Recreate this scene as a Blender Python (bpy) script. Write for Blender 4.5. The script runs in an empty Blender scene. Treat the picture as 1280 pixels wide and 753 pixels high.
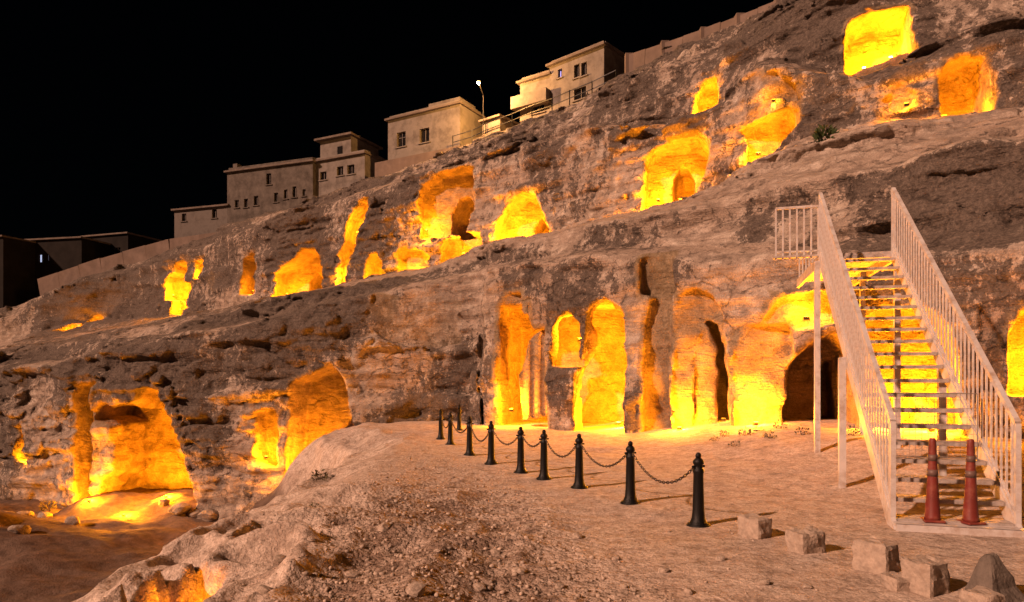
import bpy, bmesh, math, random, time
import numpy as np
from mathutils import Vector, Matrix, noise as mnoise
T0 = time.time()
random.seed(7)
scene = bpy.context.scene
COL = scene.collection

# ------------------------------------------------------------------ camera
F, CX, CY, HC = 850.0, 640.0, 471.0, 1.75      # focal length (px of 1280), principal column, horizon row, eye height
cam_d = bpy.data.cameras.new('camera'); cam = bpy.data.objects.new('camera', cam_d); COL.objects.link(cam)
cam.location = (0, 0, HC); cam.rotation_euler = (math.radians(90), 0, 0)
cam_d.sensor_width = 36.0; cam_d.lens = F / 1280 * 36.0; cam_d.shift_y = (CY - 376.5) / 1280
cam_d.clip_start = 0.1; cam_d.clip_end = 2000
scene.camera = cam

# ------------------------------------------------------------------ light
SUN_ELEV, SUN_DIR = 31.0, (0.85, 0.53)          # the town's floodlight comes low from the left, behind the camera
world = bpy.data.worlds.new('World'); scene.world = world; world.use_nodes = True
wn = world.node_tree; bg = wn.nodes['Background']
sky = wn.nodes.new('ShaderNodeTexSky'); sky.sky_type = 'NISHITA'; sky.sun_disc = False
sky.sun_elevation = math.radians(SUN_ELEV); sky.sun_rotation = math.atan2(-SUN_DIR[0], -SUN_DIR[1])
wn.links.new(sky.outputs[0], bg.inputs[0]); bg.inputs[1].default_value = 0.00006
sun_d = bpy.data.lights.new('sun', 'SUN'); sun = bpy.data.objects.new('sun', sun_d); COL.objects.link(sun)
sun_d.energy = 2.1; sun_d.angle = math.radians(1.6); sun_d.color = (1.0, 0.58, 0.405)
ce = math.cos(math.radians(SUN_ELEV))
sun.rotation_euler = Vector((SUN_DIR[0]*ce, SUN_DIR[1]*ce, -math.sin(math.radians(SUN_ELEV)))).to_track_quat('-Z', 'Y').to_euler()
vs = scene.view_settings
vs.view_transform = 'Standard'; vs.look = 'None'; vs.gamma = 1; vs.use_curve_mapping = False; vs.exposure = 1.45
scene.cycles.use_denoising = True
scene.cycles.max_bounces = 6; scene.cycles.diffuse_bounces = 3; scene.cycles.glossy_bounces = 2
scene.cycles.sample_clamp_indirect = 6
LAMP_COL = (1.0, 0.305, 0.005)

# ------------------------------------------------------------------ small helpers
def P(px, py, Y): return np.array([(px-CX)/F*Y, Y, HC-(py-CY)/F*Y])
def lin(a, b, t): return a+(b-a)*t
def sstep(a, b, x):
    t = np.clip((x-a)/(b-a), 0, 1); return t*t*(3-2*t)

class NoiseField:
    """world-anchored value noise, evaluated on tensor grids by separable interpolation"""
    def __init__(self, lo, hi, cell, seed):
        self.lo = np.array(lo, float); self.cell = np.array(cell, float)
        n = (np.ceil((np.array(hi)-self.lo)/self.cell)+3).astype(int)
        self.R = (np.random.RandomState(seed).rand(*n)*2-1).astype(np.float32)
    def grid(self, *axes):
        A = self.R
        for k, ax in enumerate(axes):
            c = np.clip((np.asarray(ax)-self.lo[k])/self.cell[k], 0, self.R.shape[k]-2.001)
            i = np.floor(c).astype(int); w = c-i; w = (w*w*(3-2*w)).astype(np.float32)
            sh = [1]*A.ndim; sh[k] = -1; w = w.reshape(sh)
            A = np.take(A, i, axis=k)*(1-w)+np.take(A, i+1, axis=k)*w
        return A
    def pts(self, *cs):
        idx = []; ws = []
        for k, x in enumerate(cs):
            c = np.clip((np.asarray(x)-self.lo[k])/self.cell[k], 0, self.R.shape[k]-2.001)
            i = np.floor(c).astype(int); w = c-i; idx.append(i); ws.append(w*w*(3-2*w))
        out = 0
        for m in range(1 << len(cs)):
            ww = 1.0; ii = []
            for k in range(len(cs)):
                b = (m >> k) & 1; ii.append(idx[k]+b); ww = ww*(ws[k] if b else 1-ws[k])
            out = out+ww*self.R[tuple(ii)]
        return out

def mesh_np(name, V, Q, smooth=True):
    me = bpy.data.meshes.new(name); V = np.asarray(V, np.float32); Q = np.asarray(Q, np.int32)
    me.vertices.add(len(V)); me.vertices.foreach_set('co', V.ravel())
    k = Q.shape[1]
    me.loops.add(Q.size); me.loops.foreach_set('vertex_index', Q.ravel())
    me.polygons.add(len(Q)); me.polygons.foreach_set('loop_start', np.arange(0, Q.size, k, dtype=np.int32))
    me.update(calc_edges=True)
    if smooth: me.polygons.foreach_set('use_smooth', np.ones(len(Q), bool))
    return me
def put_attr(me, name, vals):
    a = me.attributes.new(name, 'FLOAT', 'POINT'); a.data.foreach_set('value', np.asarray(vals, np.float32))

def tag(o, label=None, cat=None, group=None, kind=None):
    for k, v in (('label', label), ('category', cat), ('group', group), ('kind', kind)):
        if v: o[k] = v
    return o
def link(name, me, mat=None, parent=None):
    o = bpy.data.objects.new(name, me); COL.objects.link(o)
    if mat is not None and me is not None and len(me.materials) == 0: me.materials.append(mat)
    if parent is not None: o.parent = parent
    return o
def empty(name, loc=(0, 0, 0), rz=0.0):
    o = bpy.data.objects.new(name, None); COL.objects.link(o); o.location = loc; o.rotation_euler = (0, 0, rz); o.empty_display_size = .1
    return o
def copy_tree(o, parent=None):
    c = o.copy(); COL.objects.link(c); c.parent = parent
    for ch in list(o.children): copy_tree(ch, c)
    return c

class MB:
    """collects simple solids into one mesh"""
    def __init__(self): self.bm = bmesh.new()
    def box(self, c, s, M=None, bev=0.0):
        r = bmesh.ops.create_cube(self.bm, size=1.0)
        mat = Matrix.Translation(Vector(c)) @ (M.to_4x4() if M is not None else Matrix.Identity(4)) @ Matrix.Diagonal((s[0], s[1], s[2], 1))
        bmesh.ops.transform(self.bm, matrix=mat, verts=r['verts'])
        if bev:
            es = list({e for v in r['verts'] for e in v.link_edges})
            bmesh.ops.bevel(self.bm, geom=es, offset=bev, segments=1, affect='EDGES')
        return self
    def bar(self, a, b, w, h=None, up=(0, 0, 1)):
        a, b = Vector(a), Vector(b); d = b-a; L = d.length; d.normalize(); u = Vector(up)
        x = d.cross(u)
        if x.length < 1e-4: x = Vector((1, 0, 0))
        x.normalize(); z = x.cross(d)
        M = Matrix((x, d, z)).transposed()
        return self.box((a+b)/2, (w, L, h or w), M)
    def rod(self, a, b, r0, r1=None, seg=8):
        a, b = Vector(a), Vector(b); d = b-a
        m = Matrix.Translation((a+b)/2) @ d.to_track_quat('Z', 'Y').to_matrix().to_4x4()
        bmesh.ops.create_cone(self.bm, cap_ends=True, segments=seg, radius1=r0, radius2=r0 if r1 is None else r1, depth=d.length, matrix=m)
        return self
    def lathe(self, prof, seg=20, c=(0, 0, 0)):
        rings = []
        for r, z in prof:
            rings.append([self.bm.verts.new((c[0]+r*math.cos(2*math.pi*k/seg), c[1]+r*math.sin(2*math.pi*k/seg), c[2]+z)) for k in range(seg)])
        for A, B in zip(rings, rings[1:]):
            for k in range(seg): self.bm.faces.new((A[k], A[(k+1) % seg], B[(k+1) % seg], B[k]))
        self.bm.faces.new(rings[0][::-1]); self.bm.faces.new(rings[-1])
        return self
    def build(self, name, mat, parent=None, smooth=False):
        me = bpy.data.meshes.new(name); bmesh.ops.recalc_face_normals(self.bm, faces=self.bm.faces[:]); self.bm.to_mesh(me); self.bm.free()
        if smooth: me.polygons.foreach_set('use_smooth', np.ones(len(me.polygons), bool))
        return link(name, me, mat, parent)

# ------------------------------------------------------------------ materials
class NT:
    def __init__(self, name):
        self.m = bpy.data.materials.new(name); self.m.use_nodes = True; self.t = self.m.node_tree
        self.b = self.t.nodes['Principled BSDF']
    def n(self, typ, **kw):
        nd = self.t.nodes.new(typ)
        for k, v in kw.items():
            if isinstance(k, str) and hasattr(nd, k): setattr(nd, k, v)
            else: nd.inputs[k.replace('_', ' ')].default_value = v
        return nd
    def l(self, a, b): self.t.links.new(a, b)
    def noise(self, vec, scale, detail=5, rough=.6):
        nd = self.t.nodes.new('ShaderNodeTexNoise'); nd.inputs['Scale'].default_value = scale
        nd.inputs['Detail'].default_value = detail; nd.inputs['Roughness'].default_value = rough
        self.l(vec, nd.inputs['Vector']); return nd.outputs['Fac']
    def ramp(self, fac, stops):
        r = self.t.nodes.new('ShaderNodeValToRGB'); e = r.color_ramp.elements
        while len(e) < len(stops): e.new(.5)
        for q, (p, c) in zip(e, stops): q.position = p; q.color = (*c, 1) if len(c) == 3 else c
        self.l(fac, r.inputs[0]); return r.outputs[0]
    def mix(self, fac, a, b, mode='MIX'):
        m = self.t.nodes.new('ShaderNodeMix'); m.data_type = 'RGBA'; m.blend_type = mode
        for sock, v in ((m.inputs[0], fac), (m.inputs[6], a), (m.inputs[7], b)):
            if hasattr(v, 'is_linked') or hasattr(v, 'links'): self.l(v, sock)
            else: sock.default_value = v if not isinstance(v, tuple) or len(v) == 4 else (*v, 1)
        return m.outputs[2]
    def math(self, op, a, b=0.0):
        m = self.t.nodes.new('ShaderNodeMath'); m.operation = op
        for sock, v in ((m.inputs[0], a), (m.inputs[1], b)):
            if isinstance(v, (int, float)): sock.default_value = v
            else: self.l(v, sock)
        return m.outputs[0]
    def coords(self, scale=(1, 1, 1), obj=True):
        if obj: src = self.t.nodes.new('ShaderNodeTexCoord').outputs['Object']
        else: src = self.t.nodes.new('ShaderNodeNewGeometry').outputs['Position']
        if scale == (1, 1, 1): return src
        mp = self.t.nodes.new('ShaderNodeMapping'); mp.inputs['Scale'].default_value = scale; self.l(src, mp.inputs[0]); return mp.outputs[0]
    def bump(self, h, strength, dist, prev=None):
        b = self.t.nodes.new('ShaderNodeBump'); b.inputs['Strength'].default_value = strength; b.inputs['Distance'].default_value = dist
        self.l(h, b.inputs['Height'])
        if prev is not None: self.l(prev, b.inputs['Normal'])
        return b.outputs[0]
    def attr(self, name):
        a = self.t.nodes.new('ShaderNodeAttribute'); a.attribute_name = name; return a.outputs['Fac']

def rock_material():
    N = NT('limestone'); c = N.coords(obj=False); cz = N.coords((1, 1, .35), obj=False); cs = N.coords((.35, .35, 2.6), obj=False)
    big = N.noise(c, .55, 4); mid = N.noise(c, 2.3, 6, .65); fine = N.noise(c, 11, 5, .7); lay = N.noise(cs, 1.6, 5, .65); run = N.noise(cz, 1.7, 6, .7)
    col = N.ramp(mid, [(.30, (.18, .138, .108)), (.5, (.34, .27, .212)), (.68, (.53, .445, .365))])
    col = N.mix(N.ramp(big, [(.42, (0, 0, 0)), (.66, (.55, .55, .55))]), col, (.35, .25, .185, 1))
    col = N.mix(N.ramp(lay, [(.36, (.7, .7, .7)), (.52, (0, 0, 0))]), col, (.185, .14, .108, 1))
    gnz = N.t.nodes.new('ShaderNodeSeparateXYZ'); N.l(N.t.nodes.new('ShaderNodeNewGeometry').outputs['Normal'], gnz.inputs[0])
    dust = N.math('ADD', N.math('MULTIPLY', gnz.outputs[2], .55), N.math('MULTIPLY', N.math('SUBTRACT', mid, .5), .9))
    dust = N.ramp(N.math('ADD', dust, N.math('MULTIPLY', N.attr('ledge'), .42)), [(.5, (0, 0, 0)), (.8, (.75, .75, .75))])
    dirt = N.math('ADD', N.math('MULTIPLY', N.attr('stain_and_falloff'), 1.0), N.math('MULTIPLY', N.math('SUBTRACT', run, .5), 1.5))  # attribute holds rock stains plus light falloff painted in by height
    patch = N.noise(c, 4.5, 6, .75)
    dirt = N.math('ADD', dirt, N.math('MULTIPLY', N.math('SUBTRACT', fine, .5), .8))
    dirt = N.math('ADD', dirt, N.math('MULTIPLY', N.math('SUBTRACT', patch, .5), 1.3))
    f = N.ramp(dirt, [(.49, (0, 0, 0)), (.61, (.92, .92, .92))])  # dirt here is rock stains plus the light falloff painted in by height
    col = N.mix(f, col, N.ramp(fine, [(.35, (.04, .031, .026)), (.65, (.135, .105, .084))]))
    col = N.mix(N.math('MULTIPLY', dust, N.math('SUBTRACT', 1.0, N.math('MULTIPLY', f, .9))), col, N.ramp(fine, [(.35, (.22, .155, .112)), (.62, (.42, .325, .25))]))
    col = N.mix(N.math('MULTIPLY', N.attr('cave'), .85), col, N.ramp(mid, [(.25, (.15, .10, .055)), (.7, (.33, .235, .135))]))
    wv = N.t.nodes.new('ShaderNodeVectorMath'); wv.operation = 'ADD'; nz3 = N.t.nodes.new('ShaderNodeTexNoise'); nz3.inputs['Scale'].default_value = 1.3; nz3.inputs['Detail'].default_value = 5
    N.l(c, nz3.inputs['Vector']); N.l(N.coords((.30, .30, 1.15), obj=False), wv.inputs[0]); N.l(nz3.outputs['Color'], wv.inputs[1])
    vc = N.t.nodes.new('ShaderNodeTexVoronoi'); vc.feature = 'DISTANCE_TO_EDGE'; vc.inputs['Scale'].default_value = 1.25; N.l(wv.outputs[0], vc.inputs['Vector'])
    crk = N.math('MULTIPLY', N.ramp(vc.outputs['Distance'], [(.0, (1, 1, 1)), (.045, (0, 0, 0))]), N.ramp(N.math('MULTIPLY', big, patch), [(.22, (0, 0, 0)), (.33, (.6, .6, .6))]))
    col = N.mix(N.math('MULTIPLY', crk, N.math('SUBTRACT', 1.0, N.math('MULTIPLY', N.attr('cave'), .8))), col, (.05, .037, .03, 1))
    col = N.mix(1.0, col, N.ramp(N.noise(c, 28, 4, .7), [(.3, (.62, .62, .62)), (.7, (1.3, 1.3, 1.3))]), 'MULTIPLY')
    N.l(col, N.b.inputs['Base Color']); N.b.inputs['Roughness'].default_value = .95; N.b.inputs['Specular IOR Level'].default_value = .15
    rg = N.t.nodes.new('ShaderNodeTexNoise'); rg.noise_type = 'RIDGED_MULTIFRACTAL'; rg.inputs['Scale'].default_value = 1.9; rg.inputs['Detail'].default_value = 7; rg.inputs['Roughness'].default_value = .55; N.l(c, rg.inputs['Vector'])
    vr = N.t.nodes.new('ShaderNodeTexVoronoi'); vr.feature = 'DISTANCE_TO_EDGE'; vr.inputs['Scale'].default_value = 2.4; N.l(N.mix(.12, c, N.t.nodes[-1].outputs[0]) if False else cs, vr.inputs['Vector'])
    b0 = N.bump(N.ramp(vr.outputs['Distance'], [(0, (0, 0, 0)), (.09, (1, 1, 1))]), .35, .05)
    b0 = N.bump(N.math('SUBTRACT', 1.0, crk), .8, .10, b0)
    b1 = N.bump(mid, .7, .16, b0); b2 = N.bump(lay, .7, .12, b1); b3 = N.bump(fine, .8, .05, b2); b4 = N.bump(rg.outputs['Fac'], .55, .06, b3)
    N.l(b4, N.b.inputs['Normal']); return N.m

def ground_material():
    N = NT('limestone_dust'); c = N.coords(obj=False)
    big = N.noise(c, .45, 5); mid = N.noise(c, 2.6, 6, .65); fine = N.noise(c, 17, 5, .7)
    vo = N.t.nodes.new('ShaderNodeTexVoronoi'); vo.inputs['Scale'].default_value = 16; N.l(c, vo.inputs['Vector'])
    vo2 = N.t.nodes.new('ShaderNodeTexVoronoi'); vo2.inputs['Scale'].default_value = 47; N.l(c, vo2.inputs['Vector'])
    col = N.ramp(mid, [(.28, (.41, .31, .245)), (.52, (.57, .455, .37)), (.75, (.68, .565, .47))])
    col = N.mix(N.ramp(fine, [(.38, (.55, .55, .55)), (.56, (0, 0, 0))]), col, (.30, .21, .15, 1))
    rough = N.attr('rough')
    soil = N.ramp(N.math('ADD', mid, N.math('MULTIPLY', N.math('SUBTRACT', rough, 1.0), .30)), [(.40, (0, 0, 0)), (.54, (.9, .9, .9))])
    col = N.mix(soil, col, N.mix(fine, (.11, .07, .05, 1), (.33, .23, .17, 1)))
    col = N.mix(1.0, col, N.ramp(N.noise(c, 5.5, 7, .75), [(.32, (.50, .48, .46)), (.5, (.95, .95, .95)), (.7, (1.15, 1.15, 1.15))]), 'MULTIPLY')
    col = N.mix(1.0, col, N.ramp(N.noise(c, 36, 4, .7), [(.3, (.66, .65, .64)), (.68, (1.2, 1.2, 1.2))]), 'MULTIPLY')
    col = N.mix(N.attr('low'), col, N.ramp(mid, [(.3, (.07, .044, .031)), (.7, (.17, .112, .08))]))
    col = N.mix(N.math('MULTIPLY', N.ramp(vo2.outputs['Distance'], [(.0, (1, 1, 1)), (.30, (0, 0, 0))]), N.math('MULTIPLY', rough, .35)), col, (.62, .52, .43, 1))
    N.l(col, N.b.inputs['Base Color']); N.b.inputs['Roughness'].default_value = .97; N.b.inputs['Specular IOR Level'].default_value = .1
    b1 = N.bump(mid, .55, .10); b2 = N.bump(fine, .6, .03, b1)
    b3 = N.bump(N.math('MULTIPLY', vo.outputs['Distance'], N.math('ADD', rough, .12)), .75, -.045, b2)
    b4 = N.bump(N.math('MULTIPLY', vo2.outputs['Distance'], N.math('ADD', rough, .3)), .6, -.016, b3)
    N.l(b4, N.b.inputs['Normal']); return N.m

def simple(name, colr, rough=.7, metal=0.0, spec=.4, var=.12, vscale=6.0, bump=.0, bscale=30.0, dirt=None, dscale=2.0):
    N = NT(name); c = N.coords()
    nz = N.noise(c, vscale, 5, .65)
    d = tuple(max(0, x*(1-var*2)) for x in colr); l = tuple(min(1, x*(1+var)) for x in colr)
    col = N.ramp(nz, [(.3, d), (.7, l)])
    if dirt:
        col = N.mix(N.ramp(N.noise(c, dscale, 6, .7), [(.48, (0, 0, 0)), (.68, (.8, .8, .8))]), col, (*dirt, 1))
    N.l(col, N.b.inputs['Base Color']); N.b.inputs['Roughness'].default_value = rough; N.b.inputs['Metallic'].default_value = metal
    N.b.inputs['Specular IOR Level'].default_value = spec
    if bump: N.l(N.bump(N.noise(c, bscale, 4), bump, .02), N.b.inputs['Normal'])
    return N.m
def glow(name, colr, strength):
    N = NT(name); N.b.inputs['Base Color'].default_value = (.05, .05, .05, 1)
    N.b.inputs['Emission Color'].default_value = (*colr, 1); N.b.inputs['Emission Strength'].default_value = strength; return N.m

M_ROCK = rock_material(); M_GROUND = ground_material()
M_WHITE = simple('white_painted_steel', (.54, .49, .46), .5, 0, .4, .08, 3, dirt=(.30, .20, .14), dscale=5)
M_TREAD = simple('galvanised_tread', (.46, .40, .36), .6, .35, .4, .15, 6, dirt=(.17, .12, .09), dscale=7)
M_BLACK = simple('black_cast_iron', (.006, .0055, .005), .5, 0, .25, .2, 8, bump=.3, bscale=60)
M_CHAIN = simple('dark_chain_steel', (.05, .035, .028), .5, .5, .5, .2, 30)
M_CONE = simple('red_plastic', (.17, .026, .018), .5, 0, .4, .12, 5, dirt=(.25, .08, .05), dscale=6)
M_BAND = simple('grey_reflective_band', (.13, .075, .06), .5, 0, .4, .1, 8)
M_BLOCK = simple('cut_limestone', (.42, .33, .26), .95, 0, .1, .2, 9, .6, 40, dirt=(.24, .17, .12), dscale=5)
M_DGREY = simple('dark_grey_rough', (.15, .122, .10), .9, 0, .2, .2, 7, .5, 40)
M_PEBBLE = simple('limestone_pebble', (.47, .37, .29), .95, 0, .1, .3, 3, .5, 25)
M_PLAST = simple('weathered_plaster', (.15, .13, .115), .95, 0, .1, .2, .8, .5, 12, dirt=(.06, .05, .043), dscale=.8)
M_STONEW = simple('old_ashlar', (.115, .098, .084), .95, 0, .1, .2, 1.6, .5, 9, dirt=(.045, .037, .031), dscale=.9)
M_PALE = simple('pale_plaster', (.185, .16, .14), .95, 0, .1, .12, .9, .3, 12, dirt=(.07, .058, .05), dscale=.75)
M_SHADEH = simple('plaster_painted_unlit', (.018, .015, .013), .95, 0, .1, .2, .8, .3, 12)  # near-black colour paints in the missing light on these houses
M_ROOF = simple('roof_concrete', (.15, .12, .10), .95, 0, .1, .2, 1.5, .3, 10)
M_FRAME = simple('window_frame_paint', (.10, .08, .065), .6, 0, .3, .1, 5)
M_GLASS = simple('dark_window_glass', (.012, .011, .011), .08, 0, .6, .1, 2)
M_RET = simple('rendered_wall', (.17, .125, .10), .95, 0, .1, .15, .9, .4, 9, dirt=(.14, .10, .075), dscale=.5)
M_HOUSING = simple('lamp_housing', (.035, .03, .028), .5, .3, .4, .1, 20)
M_LENS = glow('lamp_lens', (1.0, .62, .16), 14.0)
M_LEAF = simple('dry_green_leaf', (.055, .075, .025), .7, 0, .2, .3, 5)
M_DRY = simple('dry_weed', (.12, .10, .05), .8, 0, .2, .3, 5)
M_BARK = simple('bark', (.07, .05, .035), .9, 0, .1, .2, 20)
M_WIRE = simple('galvanised_wire', (.30, .26, .23), .5, .5, .4, .1, 20)
M_POLE = simple('grey_pole_paint', (.008, .007, .006), .5, .3, .4, .1, 5)

# ------------------------------------------------------------------ the hillside: stepped limestone with rock-cut tombs
ang = math.atan2(.626, -.78); EU = np.array([math.cos(ang), math.sin(ang)]); EV = np.array([-EU[1]*-1, -EU[0]])   # along the hill / into the hill
EV = np.array([EU[1], -EU[0]])
def uv(X, Y): return X*EU[0]+Y*EU[1], X*EV[0]+Y*EV[1]
def xy(u, v): return u*EU[0]+v*EV[0], u*EU[1]+v*EV[1]
# feature lines seen along columns of the photograph: foot, cliff top, ledge, riser top, second cliff foot/top, third foot/top, ridge
STN = [  # column: (row, distance) for lines 1..8
 (-170, [(500, 37), (492, 38), (486, 40), (462, 60), (440, 62), (430, 63), (422, 65), (412, 69)]),
 (0,    [(470, 34), (462, 36), (452, 40), (428, 62), (408, 64), (404, 65), (398, 67), (392, 69)]),
 (130,  [(440, 30.5), (434, 33), (428, 36), (400, 62), (356, 64), (352, 65), (346, 66.5), (340, 68)]),
 (250,  [(411, 28.5), (407, 30), (403, 33), (393, 55), (312, 57), (309, 58.5), (305, 61), (300, 64)]),
 (420,  [(377, 27), (373, 28.5), (369, 31), (361, 45), (256, 46.5), (253, 48), (249, 50.5), (243, 60)]),
 (593,  [(340, 25.8), (336, 27), (331, 29), (323, 36.7), (203, 38.2), (199, 39.7), (192, 41.7), (180, 52.2)]),
 (603,  [(336, 24.7), (332, 26), (327, 28.4), (318, 36.4), (201, 37.9), (197, 39.4), (190, 41.4), (177, 51.8)]),
 (740,  [(318, 21.5), (310, 22.8), (284, 24), (275, 31), (165, 32.4), (160, 34), (146, 36), (120, 46)]),
 (842,  [(313, 19.6), (306, 21), (268, 22.2), (259, 28), (168, 29.4), (157, 31.6), (90, 33.0), (70, 41.5)]),
 (895,  [(314, 18.7), (305, 20.1), (257, 21.3), (238, 26.6), (150, 27.8), (146, 29.6), (88, 31.2), (50, 39.5)]),
 (960,  [(316, 17.6), (304, 19), (238, 20.2), (199, 24.5), (84, 25.6), (80, 27.2), (45, 29.0), (22, 36.5)]),
 (1090, [(330, 15.8), (300, 17.2), (218, 18.4), (150, 22), (110, 22.8), (104, 23.7), (0, 25.7), (-48, 32.5)]),
 (1210, [(318, 14.5), (280, 15.8), (202, 17), (143, 20.5), (62, 21.5), (42, 22.5), (-38, 24.5), (-105, 30)]),
 (1420, [(300, 12.4), (262, 13.6), (184, 15), (118, 18), (30, 19), (10, 20), (-80, 22), (-180, 27)])]
LINES = []
for k in range(8):
    pts = np.array([P(px, q[k][0], q[k][1]) for px, q in STN])
    U, V = uv(pts[:, 0], pts[:, 1]); o = np.argsort(U); LINES.append((U[o], V[o], pts[o, 2]))
TU = np.arange(-12, 104, .1); TZ = np.arange(-7, 27, .06)
TAB = np.zeros((len(TU), len(TZ)), np.float32)
for i, u in enumerate(TU):
    vs_ = [np.interp(u, L[0], L[1]) for L in LINES]; zs = [np.interp(u, L[0], L[2]) for L in LINES]
    vs_[2] = vs_[1]+.45*(vs_[2]-vs_[1]); vs_[4] = vs_[3]+.35*(vs_[4]-vs_[3]); vs_[6] = vs_[5]+.5*(vs_[6]-vs_[5])
    vv = [vs_[0]-.3, vs_[0]]; zz = [-7.0, zs[0]]
    for k in range(1, 8):
        zz.append(max(zs[k], zz[-1]+.12)); vv.append(max(vs_[k], vv[-1]+.05))
    vv.append(vv[-1]+40); zz.append(zz[-1]+.6)
    TAB[i] = np.interp(TZ, zz, vv)
def smooth(A, n, ax):
    k = np.hanning(n+2)[1:-1]; k /= k.sum(); return np.apply_along_axis(lambda r: np.convolve(np.pad(r, n//2, 'edge'), k, 'valid'), ax, A)
TAB = smooth(TAB, 5, 1); TAB = smooth(TAB, 5, 0)
GRAD = np.sqrt(1+np.gradient(TAB, TZ, axis=1)**2+np.gradient(TAB, TU, axis=0)**2)
LEDGE = sstep(1.6, 3.0, smooth(GRAD, 9, 1)).astype(np.float32); GRAD = np.minimum(smooth(GRAD, 9, 1), 3.2)
def tab(A, u, z):
    a = np.clip((u-TU[0])/.1, 0, len(TU)-1.001); b = np.clip((z-TZ[0])/.06, 0, len(TZ)-1.001)
    i = a.astype(int); j = b.astype(int); fa = a-i; fb = b-j
    return A[i, j]*(1-fa)*(1-fb)+A[i+1, j]*fa*(1-fb)+A[i, j+1]*(1-fa)*fb+A[i+1, j+1]*fa*fb
def hit(px, py):
    """first point of the plain (un-roughened) hillside along a line of sight"""
    Y = np.arange(8, 95, .02); X = (px-CX)/F*Y; Z = HC-(py-CY)/F*Y
    u, v = uv(X, Y); s = v-tab(TAB, u, Z); k = np.argmax(s > 0)
    return np.array([X[k], Y[k], Z[k]])

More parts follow.
